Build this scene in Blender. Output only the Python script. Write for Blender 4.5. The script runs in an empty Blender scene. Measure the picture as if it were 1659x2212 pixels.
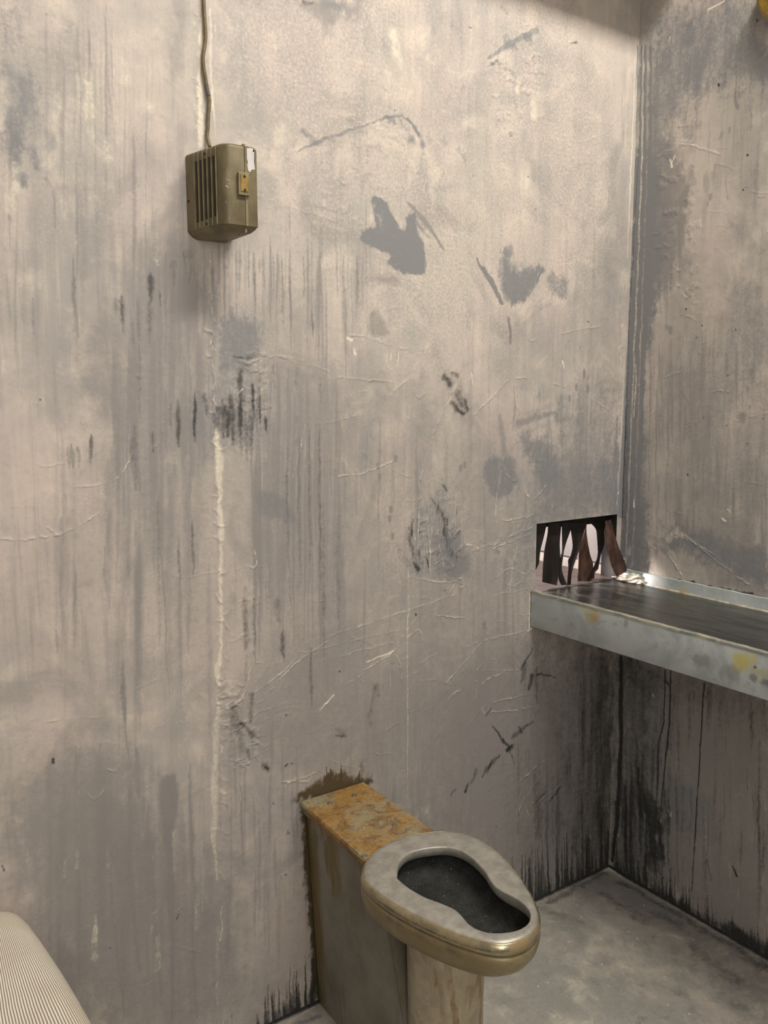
import bpy, bmesh, math, random
import numpy as np
from mathutils import Vector, Matrix

# ------------------------------------------------------------------ camera, world, lights, exposure
SC = bpy.context.scene
COL = SC.collection
FPX, PITCH, YAW, ROLL = 1811.7, 0.13672, 0.60168, -0.0013
CAM = np.array([-1.81812, -1.50212, 1.35])
fw = np.array([math.sin(YAW) * math.cos(PITCH), math.cos(YAW) * math.cos(PITCH), -math.sin(PITCH)])
rt = np.array([math.cos(YAW), -math.sin(YAW), 0.0])
up = np.cross(rt, fw)
rt, up = rt * math.cos(ROLL) + up * math.sin(ROLL), -rt * math.sin(ROLL) + up * math.cos(ROLL)
cd = bpy.data.cameras.new('camera')
cam = bpy.data.objects.new('camera', cd)
COL.objects.link(cam)
cd.sensor_fit = 'VERTICAL'
cd.sensor_height = 24.0
cd.lens = FPX / 2212 * 24.0
cd.clip_start = 0.02
m = Matrix.Identity(4)
for i in range(3):
    m[i][0], m[i][1], m[i][2], m[i][3] = rt[i], up[i], -fw[i], CAM[i]
cam.matrix_world = m
SC.camera = cam

w = bpy.data.worlds.new('world')
SC.world = w
w.use_nodes = True
w.node_tree.nodes['Background'].inputs[0].default_value = (1.0, 0.9, 0.8, 1)
w.node_tree.nodes['Background'].inputs[1].default_value = 0.02


def area(name, loc, target, size, power, col, shape='DISK', spread=math.pi, size_y=None):
    l = bpy.data.lights.new(name, 'AREA')
    l.shape = shape
    l.size = size
    if size_y:
        l.size_y = size_y
    l.energy = power
    l.color = col
    l.spread = spread
    o = bpy.data.objects.new(name, l)
    COL.objects.link(o)
    o.location = loc
    o.rotation_euler = (Vector(target) - Vector(loc)).to_track_quat('-Z', 'Y').to_euler()
    return o


area('ceiling_lamp_light', (-0.62, -1.4, 3.43), (-0.62, -0.1, 1.2), 1.25, 57.0, (1.0, 0.93, 0.82), 'RECTANGLE', math.pi, 0.24)
area('camera_side_fill_light', (-1.7, -2.45, 1.75), (-0.2, 0.0, 0.8), 1.5, 25.0, (1.0, 0.96, 0.895))  # soft fill added from behind the camera to lift shadows, no real doorway
area('hatch_light', (-0.235, 0.15, 0.94), (-0.012, -0.035, 0.868), 0.03, 0.135, (1.0, 0.88, 0.82), 'DISK', 0.5)
area('passage_light', (-0.34, 0.30, 1.36), (0.0, 0.26, 0.95), 0.10, 9.0, (1.0, 0.89, 0.86))

SC.view_settings.view_transform = 'Standard'
SC.view_settings.look = 'None'
SC.view_settings.gamma = 1.0
SC.view_settings.use_curve_mapping = False
SC.view_settings.exposure = 0.0


# ------------------------------------------------------------------ helpers: rays, objects
def ray(px, py):
    return fw + rt * (px - 829.5) / FPX - up * (py - 1106) / FPX


def hit(px, py, ax, val):
    d = ray(px, py)
    return CAM + d * ((val - CAM[ax]) / d[ax])


def mpp(px, py, ax, val):
    d = ray(px, py)
    return float((val - CAM[ax]) / d[ax]) / FPX


def link(name, me, mat, parent=None, smooth=False):
    if mat is not None:
        me.materials.append(mat)
    if smooth:
        me.polygons.foreach_set('use_smooth', [True] * len(me.polygons))
    o = bpy.data.objects.new(name, me)
    COL.objects.link(o)
    if parent is not None:
        o.parent = parent
        o.matrix_parent_inverse = Matrix.Translation(-parent.location)
    return o


def obj(name, bm, mat, parent=None, smooth=False, recalc=True):
    if recalc:
        bmesh.ops.recalc_face_normals(bm, faces=bm.faces)
    me = bpy.data.meshes.new(name)
    bm.to_mesh(me)
    bm.free()
    return link(name, me, mat, parent, smooth)


def thing(name, loc):
    o = bpy.data.objects.new(name, None)
    o.empty_display_size = 0.05
    COL.objects.link(o)
    o.location = loc
    return o


def tag(o, label, cat, group=None):
    o['label'] = label
    o['category'] = cat
    if group:
        o['group'] = group
    return o


def struct(o):
    o['kind'] = 'structure'
    return o


def sharp(o, deg=35):
    me = o.data
    me.polygons.foreach_set('use_smooth', [True] * len(me.polygons))
    me.set_sharp_from_angle(angle=math.radians(deg))
    return o


def add_box(bm, lo, hi, bev=0.0, seg=2):
    b = bmesh.new()
    bmesh.ops.create_cube(b, size=1.0)
    for v in b.verts:
        for k in range(3):
            v.co[k] = lo[k] + (v.co[k] + 0.5) * (hi[k] - lo[k])
    if bev > 0:
        bmesh.ops.bevel(b, geom=b.edges[:], offset=bev, segments=seg, affect='EDGES', profile=0.5)
    join(bm, b)


def join(bm, b):
    me = bpy.data.meshes.new('tmp')
    b.to_mesh(me)
    b.free()
    bm.from_mesh(me)
    bpy.data.meshes.remove(me)


def add_cyl(bm, p0, p1, r0, r1=None, n=24, cap=True):
    r1 = r0 if r1 is None else r1
    p0, p1 = Vector(p0), Vector(p1)
    q = (p1 - p0).to_track_quat('Z', 'Y')
    a = [bm.verts.new(p0 + q @ Vector((r0 * math.cos(2 * math.pi * k / n), r0 * math.sin(2 * math.pi * k / n), 0))) for k in range(n)]
    b = [bm.verts.new(p1 + q @ Vector((r1 * math.cos(2 * math.pi * k / n), r1 * math.sin(2 * math.pi * k / n), 0))) for k in range(n)]
    for k in range(n):
        bm.faces.new((a[k], a[(k + 1) % n], b[(k + 1) % n], b[k]))
    if cap:
        bm.faces.new(a[::-1])
        bm.faces.new(b)


def loft(bm, loops, close0=False, close1=False):
    rows = [[bm.verts.new(p) for p in lp] for lp in loops]
    n = len(rows[0])
    for a, b in zip(rows, rows[1:]):
        for k in range(n):
            bm.faces.new((a[k], a[(k + 1) % n], b[(k + 1) % n], b[k]))
    if close0:
        bm.faces.new(rows[0][::-1])
    if close1:
        bm.faces.new(rows[-1])
    return rows


def catmull(P, n, closed=True):
    P = np.asarray(P, float)
    N = len(P)
    out = []
    segs = N if closed else N - 1
    for i in range(segs):
        if closed:
            p0, p1, p2, p3 = P[(i - 1) % N], P[i], P[(i + 1) % N], P[(i + 2) % N]
        else:
            p0, p1, p2, p3 = P[max(i - 1, 0)], P[i], P[i + 1], P[min(i + 2, N - 1)]
        for k in range(n):
            t = k / n
            out.append(0.5 * ((2 * p1) + (p2 - p0) * t + (2 * p0 - 5 * p1 + 4 * p2 - p3) * t * t + (3 * p1 - p0 - 3 * p2 + p3) * t ** 3))
    if not closed:
        out.append(P[-1])
    return np.array(out)


def tube(bm, pts, r, n=10):
    pts = [Vector(p) for p in pts]
    rows = []
    for i, p in enumerate(pts):
        t = (pts[min(i + 1, len(pts) - 1)] - pts[max(i - 1, 0)]).normalized()
        a = t.cross(Vector((0, 1, 0.01))).normalized()
        b = t.cross(a)
        rows.append([p + (a * math.cos(2 * math.pi * k / n) + b * math.sin(2 * math.pi * k / n)) * r for k in range(n)])
    loft(bm, rows, True, True)


# ------------------------------------------------------------------ helpers: numpy noise and the plaster trowel
def hsh(ix, iy, seed):
    with np.errstate(over='ignore'):
        h = (ix.astype(np.int64) * 374761393 + iy.astype(np.int64) * 668265263 + seed * 974634777) & 0xffffffff
        h = ((h ^ (h >> 13)) * 1274126177) & 0xffffffff
        return ((h ^ (h >> 16)) & 0xffff) / 65535.0


def vnoise(x, y, seed=0):
    ix, iy = np.floor(x), np.floor(y)
    fx, fy = x - ix, y - iy
    fx = fx * fx * (3 - 2 * fx)
    fy = fy * fy * (3 - 2 * fy)
    a, b = hsh(ix, iy, seed), hsh(ix + 1, iy, seed)
    c, d = hsh(ix, iy + 1, seed), hsh(ix + 1, iy + 1, seed)
    return (a * (1 - fx) + b * fx) * (1 - fy) + (c * (1 - fx) + d * fx) * fy


def fbm(x, y, seed=0, octv=4, gain=0.5):
    s, a, t = 0.0, 1.0, 0.0
    for o in range(octv):
        s = s + a * vnoise(x * 2 ** o + 17.3 * o, y * 2 ** o + 5.1 * o, seed + o)
        t += a
        a *= gain
    return s / t


def sstep(a, b, x):
    t = np.clip((x - a) / (b - a), 0, 1)
    return t * t * (3 - 2 * t)


class Surf:
    """A gridded plaster surface with real relief and stain masks (grime, wash, pale, damp, rust, wet)."""

    def __init__(self, us, vs, ax, val, ui, vi, seed):
        self.us, self.vs, self.ax, self.val, self.ui, self.vi = us, vs, ax, val, ui, vi
        self.U, self.V = np.meshgrid(us, vs)
        self.ch = {k: np.zeros(self.U.shape) for k in ('grime_shade', 'wash', 'pale', 'damp_shade', 'rust', 'wet', 'sand', 'h')}
        U, V = self.U, self.V
        self.wu = fbm(U * 45, V * 30, seed, 5, 0.68) - 0.5
        self.wv = fbm(U * 45, V * 30, seed + 50, 5, 0.68) - 0.5
        self.rs = np.random.RandomState(seed)

    def at(self, px, py):
        p = hit(px, py, self.ax, self.val)
        return p[self.ui], p[self.vi]

    def sub(self, P, pad):
        a = np.searchsorted(self.us, P[:, 0].min() - pad), np.searchsorted(self.us, P[:, 0].max() + pad)
        b = np.searchsorted(self.vs, P[:, 1].min() - pad), np.searchsorted(self.vs, P[:, 1].max() + pad)
        return slice(b[0], b[1]), slice(a[0], a[1])

    def dist(self, P, W, rag, s):
        U = self.U[s] + rag * self.wu[s]
        V = self.V[s] + rag * self.wv[s]
        best = np.full(U.shape, 9.0)
        sgn = np.zeros(U.shape)
        for i in range(len(P) - 1):
            a, b = P[i], P[i + 1]
            d = b - a
            L = max(d @ d, 1e-12)
            t = np.clip(((U - a[0]) * d[0] + (V - a[1]) * d[1]) / L, 0, 1)
            ex, ey = U - a[0] - t * d[0], V - a[1] - t * d[1]
            wd = np.maximum(W[i] * (1 - t) + W[i + 1] * t, 1e-5)
            q = np.sqrt(ex * ex + ey * ey) / wd
            k = q < best
            best = np.where(k, q, best)
            sgn = np.where(k, np.sign(d[0] * ey - d[1] * ex), sgn)
        return best, sgn

    def stroke(self, ch, pts, wpx, val=1.0, soft=0.6, rag=0.0, raw=False, add=False):
        """paint a brush stroke through photo points; wpx is a half width or list of half widths"""
        sc = mpp(pts[0][0], pts[0][1], self.ax, self.val)
        P = np.array([self.at(*p) for p in pts]) if not raw else np.array(pts)
        if len(P) == 1:
            P = np.vstack([P, P + [1e-5, 0]])
        W = np.array(wpx, float) * (1 if raw else sc)
        if W.ndim == 0:
            W = np.full(len(P), float(W))
        if len(W) != len(P):
            W = np.interp(np.linspace(0, 1, len(P)), np.linspace(0, 1, len(W)), W)
        R = rag * (1 if raw else sc)
        s = self.sub(P, W.max() + R)
        if self.U[s].size == 0:
            return
        q, sg = self.dist(P, W, R, s)
        msk = 1 - sstep(1 - soft, 1.0, q)
        if add:
            self.ch[ch][s] += val * msk
        else:
            self.ch[ch][s] = 1 - (1 - self.ch[ch][s]) * (1 - val * msk)

    def poly(self, ch, pts, val=1.0, soft=6, rag=10, sub_n=6):
        """fill a closed patch given by photo points, with a ragged soft edge"""
        sc = mpp(pts[0][0], pts[0][1], self.ax, self.val)
        P = np.array([self.at(*p) for p in pts])
        P = catmull(P, sub_n)
        s = self.sub(P, (soft * 2 + rag * 2) * sc)
        U = self.U[s] + rag * sc * 3.2 * self.wu[s]
        V = self.V[s] + rag * sc * 3.2 * self.wv[s]
        ins = np.zeros(U.shape, bool)
        dm = np.full(U.shape, 9.0)
        for i in range(len(P)):
            a, b = P[i], P[(i + 1) % len(P)]
            c = ((a[1] > V) != (b[1] > V))
            with np.errstate(divide='ignore', invalid='ignore'):
                xi = (b[0] - a[0]) * (V - a[1]) / (b[1] - a[1] + 1e-12) + a[0]
            ins ^= c & (U < xi)
            d = b - a
            t = np.clip(((U - a[0]) * d[0] + (V - a[1]) * d[1]) / max(d @ d, 1e-12), 0, 1)
            dm = np.minimum(dm, np.hypot(U - a[0] - t * d[0], V - a[1] - t * d[1]))
        sd = np.where(ins, dm, -dm) / (soft * 1.7 * sc)
        self.ch[ch][s] = 1 - (1 - self.ch[ch][s]) * (1 - val * sstep(-1, 1, sd))

    def streaks(self, ch, box, n, ln, wd, val, soft=0.9, rag=4, wob=3, head=0.35):
        x0, y0, x1, y1 = box
        for _ in range(n):
            x = self.rs.uniform(x0, x1)
            y = self.rs.uniform(y0, y1)
            L = self.rs.uniform(*ln)
            ww = self.rs.uniform(*wd)
            k = max(3, int(L / 40))
            pts, xx = [], x
            for j in range(k + 1):
                pts.append((xx, y + L * j / k))
                xx += self.rs.uniform(-wob, wob) * 0.5 + 0.0005 * (829 - xx) * 0.1
            prof = [0.15, head + 0.5, 1, 0.9, 0.6, 0.12]
            self.stroke(ch, pts, [ww * 1.15 * q for q in prof], min(1, val * 1.15 * self.rs.uniform(0.4, 1.0)), soft, rag)

    def blotches(self, ch, box, n, rad, val, soft=0.9, rag=15, asp=1.0):
        x0, y0, x1, y1 = box
        for _ in range(n):
            x, y = self.rs.uniform(x0, x1), self.rs.uniform(y0, y1)
            r = self.rs.uniform(*rad)
            a = self.rs.uniform(0.3, 1.0) * r * asp
            self.stroke(ch, [(x, y - a), (x + self.rs.uniform(-.4, .4) * r, y + a)], [r, r * 0.8], val * self.rs.uniform(.5, 1), soft, rag)

    def crack(self, pts, amp=1.3, wpx=2.6, rag=8, pale=0.35, lip=0.6):
        """a raised plaster ridge with a step on one side; real relief in mm"""
        sc = mpp(pts[0][0], pts[0][1], self.ax, self.val)
        P = catmull(np.array([self.at(*p) for p in pts]), 5, False) if len(pts) > 2 else np.array([self.at(*p) for p in pts])
        W = np.full(len(P), wpx * sc)
        W[0] *= .4
        W[-1] *= .4
        s = self.sub(P, wpx * sc * 7 + rag * sc)
        if self.U[s].size == 0:
            return
        q, sg = self.dist(P, W, rag * sc, s)
        mod = sstep(.0, .6, vnoise(self.U[s] * 95, self.V[s] * 95, 77)) * 1.25 * (.4 + 1.0 * vnoise(self.U[s] * 22, self.V[s] * 22, 78))
        ridge = np.exp(-(q * 1.1) ** 2)
        step = np.where(sg > 0, np.exp(-np.maximum(q, 0) / 2.2), 0) * lip
        self.ch['h'][s] += amp * 1e-3 * mod * (ridge + step * 0.5)
        if pale > 0:
            self.ch['pale'][s] = np.maximum(self.ch['pale'][s], pale * mod * np.exp(-(q * 0.9) ** 2))  # pale crest colour stands in for light caught on the ridge

    def rand_cracks(self, box, n, ln, amp=(0.5, 1.3), ang=(-1.0, 1.0), pale=0.25, wpx=1.0):
        x0, y0, x1, y1 = box
        for _ in range(n):
            x, y = self.rs.uniform(x0, x1), self.rs.uniform(y0, y1)
            a = self.rs.uniform(*ang)
            L = self.rs.uniform(*ln)
            pts = [(x, y)]
            for j in range(3):
                a += self.rs.uniform(-.5, .5)
                pts.append((pts[-1][0] + L / 3 * math.cos(a), pts[-1][1] + L / 3 * math.sin(a)))
            self.crack(pts, self.rs.uniform(*amp) * .75, wpx * self.rs.uniform(.7, 1.3), 10, pale * self.rs.uniform(.2, 1))

    def flakes(self, box, n, rad, amp=(0.4, 1.0)):
        x0, y0, x1, y1 = box
        for _ in range(n):
            x, y = self.rs.uniform(x0, x1), self.rs.uniform(y0, y1)
            r = self.rs.uniform(*rad)
            self.stroke('h', [(x - r, y), (x + r, y + self.rs.uniform(-r, r))], [r * .5, r * .8], self.rs.uniform(*amp) * 1e-3, 0.35, 30, add=True)

    def mesh(self, name, normal_sign, holes=(), extra=None):
        nv, nu = self.U.shape
        co = np.zeros((nv, nu, 3))
        co[..., self.ui] = self.U
        co[..., self.vi] = self.V
        co[..., self.ax] = self.val + normal_sign * self.ch['h']
        keep = np.ones((nv - 1, nu - 1), bool)
        uc = (self.us[1:] + self.us[:-1]) / 2
        vc = (self.vs[1:] + self.vs[:-1]) / 2
        for (u0, u1, v0, v1) in holes:
            keep &= ~((uc > u0) & (uc < u1) & (vc[:, None] > v0) & (vc[:, None] < v1))
        idx = np.arange(nv * nu).reshape(nv, nu)
        q = np.stack([idx[:-1, :-1], idx[:-1, 1:], idx[1:, 1:], idx[1:, :-1]], -1)[keep]
        e = np.zeros(3)
        a = np.zeros(3)
        b = np.zeros(3)
        a[self.ui] = 1
        b[self.vi] = 1
        if np.cross(a, b)[self.ax] * normal_sign < 0:
            q = q[:, ::-1]
        V = co.reshape(-1, 3)
        me = bpy.data.meshes.new(name)
        quads = q
        if extra is not None:
            ev, eq = extra
            quads = np.vstack([q, np.array(eq) + len(V)])
            V = np.vstack([V, np.array(ev)])
        me.vertices.add(len(V))
        me.vertices.foreach_set('co', V.astype(np.float32).ravel())
        me.loops.add(quads.size)
        me.loops.foreach_set('vertex_index', quads.astype(np.int32).ravel())
        me.polygons.add(len(quads))
        me.polygons.foreach_set('loop_start', np.arange(0, quads.size, 4, dtype=np.int32))
        sm = np.ones(len(quads), bool)
        sm[len(q):] = False
        me.polygons.foreach_set('use_smooth', sm)
        me.update(calc_edges=True)
        n = len(V)
        for an, ks in (('stain_a', ('grime_shade', 'wash', 'pale', 'damp_shade')), ('stain_b', ('rust', 'wet', 'sand'))):
            arr = np.zeros((n, 4), np.float32)
            for j, k in enumerate(ks):
                arr[:nv * nu, j] = np.clip(self.ch[k], 0, 1).ravel()
            if an == 'stain_b':
                arr[:, 3] = 1
            at = me.attributes.new(an, 'FLOAT_COLOR', 'POINT')
            at.data.foreach_set('color', arr.ravel())
        return me


# ------------------------------------------------------------------ helpers: materials
class NT:
    def __init__(self, name):
        self.m = bpy.data.materials.new(name)
        self.m.use_nodes = True
        self.t = self.m.node_tree
        self.n = self.t.nodes
        self.bsdf = self.n['Principled BSDF']
        self.tc = self.n.new('ShaderNodeTexCoord')

    def l(self, a, b):
        self.t.links.new(a, b)

    def val(self, sock, v):
        if isinstance(v, (int, float)):
            sock.default_value = v
        elif isinstance(v, tuple):
            sock.default_value = v if len(v) == 4 or sock.type == 'VECTOR' else (*v, 1)
        else:
            self.l(v, sock)

    def coord(self, scale=(1, 1, 1), loc=(0, 0, 0), src='Object'):
        mp = self.n.new('ShaderNodeMapping')
        mp.inputs['Scale'].default_value = scale
        mp.inputs['Location'].default_value = loc
        self.l(self.tc.outputs[src], mp.inputs[0])
        return mp.outputs[0]

    def noise(self, co, scale=1.0, detail=5, rough=0.55, dist=0.0):
        k = self.n.new('ShaderNodeTexNoise')
        self.l(co, k.inputs['Vector'])
        k.inputs['Scale'].default_value = scale
        k.inputs['Detail'].default_value = detail
        k.inputs['Roughness'].default_value = rough
        k.inputs['Distortion'].default_value = dist
        return k.outputs['Fac']

    def ramp(self, f, a, b, lo=0.0, hi=1.0):
        k = self.n.new('ShaderNodeMapRange')
        k.interpolation_type = 'SMOOTHSTEP'
        self.val(k.inputs['Value'], f)
        k.inputs['From Min'].default_value = a
        k.inputs['From Max'].default_value = b
        k.inputs['To Min'].default_value = lo
        k.inputs['To Max'].default_value = hi
        return k.outputs[0]

    def math(self, op, a, b=0.0, c=0.0):
        k = self.n.new('ShaderNodeMath')
        k.operation = op
        self.val(k.inputs[0], a)
        self.val(k.inputs[1], b)
        if op in ('MULTIPLY_ADD',):
            self.val(k.inputs[2], c)
        return k.outputs[0]

    def mix(self, f, a, b, mode='MIX'):
        k = self.n.new('ShaderNodeMix')
        k.data_type = 'RGBA'
        k.blend_type = mode
        self.val(k.inputs[0], f)
        self.val(k.inputs[6], a)
        self.val(k.inputs[7], b)
        return k.outputs[2]

    def attr(self, name):
        k = self.n.new('ShaderNodeAttribute')
        k.attribute_name = name
        s = self.n.new('ShaderNodeSeparateColor')
        self.l(k.outputs['Color'], s.inputs[0])
        return s.outputs[0], s.outputs[1], s.outputs[2], k.outputs['Alpha']

    def bump(self, h, strength=0.3, dist=0.002):
        k = self.n.new('ShaderNodeBump')
        k.inputs['Strength'].default_value = strength
        k.inputs['Distance'].default_value = dist
        self.l(h, k.inputs['Height'])
        self.l(k.outputs[0], self.bsdf.inputs['Normal'])

    def out(self, col=None, rough=None, metal=None, spec=None):
        if col is not None:
            self.val(self.bsdf.inputs['Base Color'], col)
        if rough is not None:
            self.val(self.bsdf.inputs['Roughness'], rough)
        if metal is not None:
            self.val(self.bsdf.inputs['Metallic'], metal)
        if spec is not None:
            self.bsdf.inputs['Specular IOR Level'].default_value = spec
        return self.m


def plain(name, col, rough=0.6, metal=0.0, var=0.25, scale=30.0):
    t = NT(name)
    n = t.noise(t.coord(), scale, 5)
    d = tuple(c * (1 - var) for c in col)
    u = tuple(min(1, c * (1 + var)) for c in col)
    return t.out(t.mix(t.ramp(n, .3, .7), d, u), rough, metal)


def plaster(name, c_warm, c_grey, c_cream, rough=0.72, streak=(14, 14, 1.6), mottle=1.0):
    t = NT(name)
    co = t.coord()
    st = t.coord(streak)
    big = t.noise(co, 2.6, 6, .6, .4)
    mid = t.noise(co, 11, 7, .65, .6)
    fine = t.noise(co, 70, 6, .7)
    grain = t.noise(co, 420, 3, .6)
    drip = t.noise(st, 1.0, 7, .6, .2)
    drip2 = t.noise(t.coord(tuple(q * 4.5 if q > 3 else q * 2.2 for q in streak), (3.7, 1.1, 5.2)), 1.0, 5, .6, .3)
    blot = t.noise(t.coord((1, 1, 1), (9.1, 2.2, 4.4)), 5.5, 6, .62, 1.2)
    gr, wa, pa, da = t.attr('stain_a')
    ru, we, sa_, _ = t.attr('stain_b')
    gmask = t.ramp(t.noise(t.coord((1, 1, .5), (4.2, 8.8, 1.7)), 3.1, 4, .6), .42, .62)
    tone = t.math('ADD', t.math('MULTIPLY', big, .50), t.math('ADD', t.math('MULTIPLY', drip, .25), t.math('MULTIPLY', mid, .25)))
    c = t.mix(t.ramp(tone, .41, .59), c_grey, c_warm)
    hue = t.noise(t.coord((1, 1, .45), (7.7, 3.3, 2.1)), 6.5, 5, .6, .5)
    c = t.mix(t.math('MULTIPLY', t.ramp(hue, .50, .64), .36), c, (0.62, 0.525, 0.48), 'MIX') if mottle <= 1 else c
    c = t.mix(t.math('MULTIPLY', t.ramp(hue, .48, .36), .40), c, (0.50, 0.485, 0.425), 'MIX') if mottle <= 1 else c
    c = t.mix(t.math('MULTIPLY', t.ramp(mid, .52, .70), .50), c, c_cream)
    c = t.mix(t.math('MULTIPLY', t.math('MULTIPLY', t.ramp(drip2, .52, .66), gmask), .42), c, tuple(x * .76 for x in c_grey))
    c = t.mix(t.math('MULTIPLY', t.math('MULTIPLY', t.ramp(drip2, .47, .35), gmask), .25), c, c_cream)
    c = t.mix(t.math('MULTIPLY', t.ramp(blot, .54, .66), .48), c, tuple(x * .80 for x in c_grey))
    sand = t.noise(co, 165, 4, .6)
    smask = t.math('MULTIPLY', t.math('ADD', sa_, .22), t.math('SUBTRACT', 1.0, t.math('MULTIPLY', gmask, .5)))
    c = t.mix(t.math('MULTIPLY', t.math('MULTIPLY', t.ramp(sand, .50, .68), smask), .34 * mottle), c, tuple(x * .66 for x in c_grey))
    c = t.mix(t.math('MULTIPLY', t.math('MULTIPLY', t.ramp(sand, .50, .34), smask), .36 * mottle), c, tuple(min(1, x * 1.08) for x in c_cream))
    c = t.mix(t.math('MULTIPLY', t.ramp(fine, .52, .74), .22 * mottle), c, tuple(x * .62 for x in c_grey))
    brk = t.math('ADD', t.math('MULTIPLY', fine, .45), t.math('ADD', t.math('MULTIPLY', drip2, .25), t.math('MULTIPLY', sand, .30)))
    jit = t.math('MULTIPLY', t.math('SUBTRACT', brk, .5), 2.2)

    def edge(mask, lo, hi, k):
        g = t.ramp(mask, 0.0, 0.12)
        return t.math('MULTIPLY', g, t.ramp(t.math('ADD', mask, t.math('MULTIPLY', jit, k)), lo, hi))
    c = t.mix(edge(da, .0, .95, .36), c, (0.290, 0.272, 0.264))
    c = t.mix(edge(wa, .05, .80, .75), c, (0.235, 0.240, 0.250))
    c = t.mix(edge(pa, .12, .80, .9), c, (0.80, 0.735, 0.61))
    c = t.mix(edge(ru, .05, .75, .7), c, (0.085, 0.062, 0.028))
    c = t.mix(edge(gr, .02, 1.0, .7), c, (0.036, 0.038, 0.037))
    r = t.math('SUBTRACT', t.ramp(fine, .2, .8, rough + .1, rough - .1), t.math('MULTIPLY', we, .3))
    t.out(c, r, 0.0)
    t.bump(t.math('ADD', t.math('MULTIPLY', mid, 1.2), t.math('ADD', t.math('MULTIPLY', fine, .5), t.math('MULTIPLY', grain, .16))), .55, .0022)
    return t.m


M_wall = plaster('aged_plaster', (0.605, 0.535, 0.485), (0.405, 0.382, 0.365), (0.72, 0.64, 0.545))
M_right = plaster('damp_plaster', (0.575, 0.52, 0.47), (0.36, 0.342, 0.32), (0.66, 0.60, 0.53))
M_floor = plaster('stained_concrete', (0.54, 0.50, 0.45), (0.33, 0.32, 0.295), (0.66, 0.61, 0.52), .62, (9, 9, 9), 1.6)
M_pass = plaster('passage_plaster', (0.72, 0.62, 0.58), (0.56, 0.49, 0.47), (0.8, 0.72, 0.68))
M_black = plain('reveal_black', (0.012, 0.010, 0.009), .8)
M_ceil = plain('ceiling_paint', (0.42, 0.37, 0.32), .85)


def span(lo, f0, f1, hi, fine, coarse):
    a = np.arange(lo, f0 - 1e-6, coarse)
    b = np.arange(f0, f1 - 1e-6, fine)
    c = np.append(np.arange(f1, hi - 1e-6, coarse), hi)
    return np.unique(np.round(np.concatenate([a, b, c]), 6))


# ------------------------------------------------------------------ setting: back wall
OX0, OX1, OZ0, OZ1 = -0.321, -0.018, 0.846, 1.0325
us = np.unique(np.round(np.append(span(-2.6, -1.70, 0.0, 0.0, .0019, .06), [OX0, OX1]), 6))
vs = np.unique(np.round(np.append(span(0.0, 0.0, 2.36, 4.3, .0019, .06), [OZ0, OZ1]), 6))
B = Surf(us, vs, 1, 0.0, 0, 2, 11)


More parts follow.
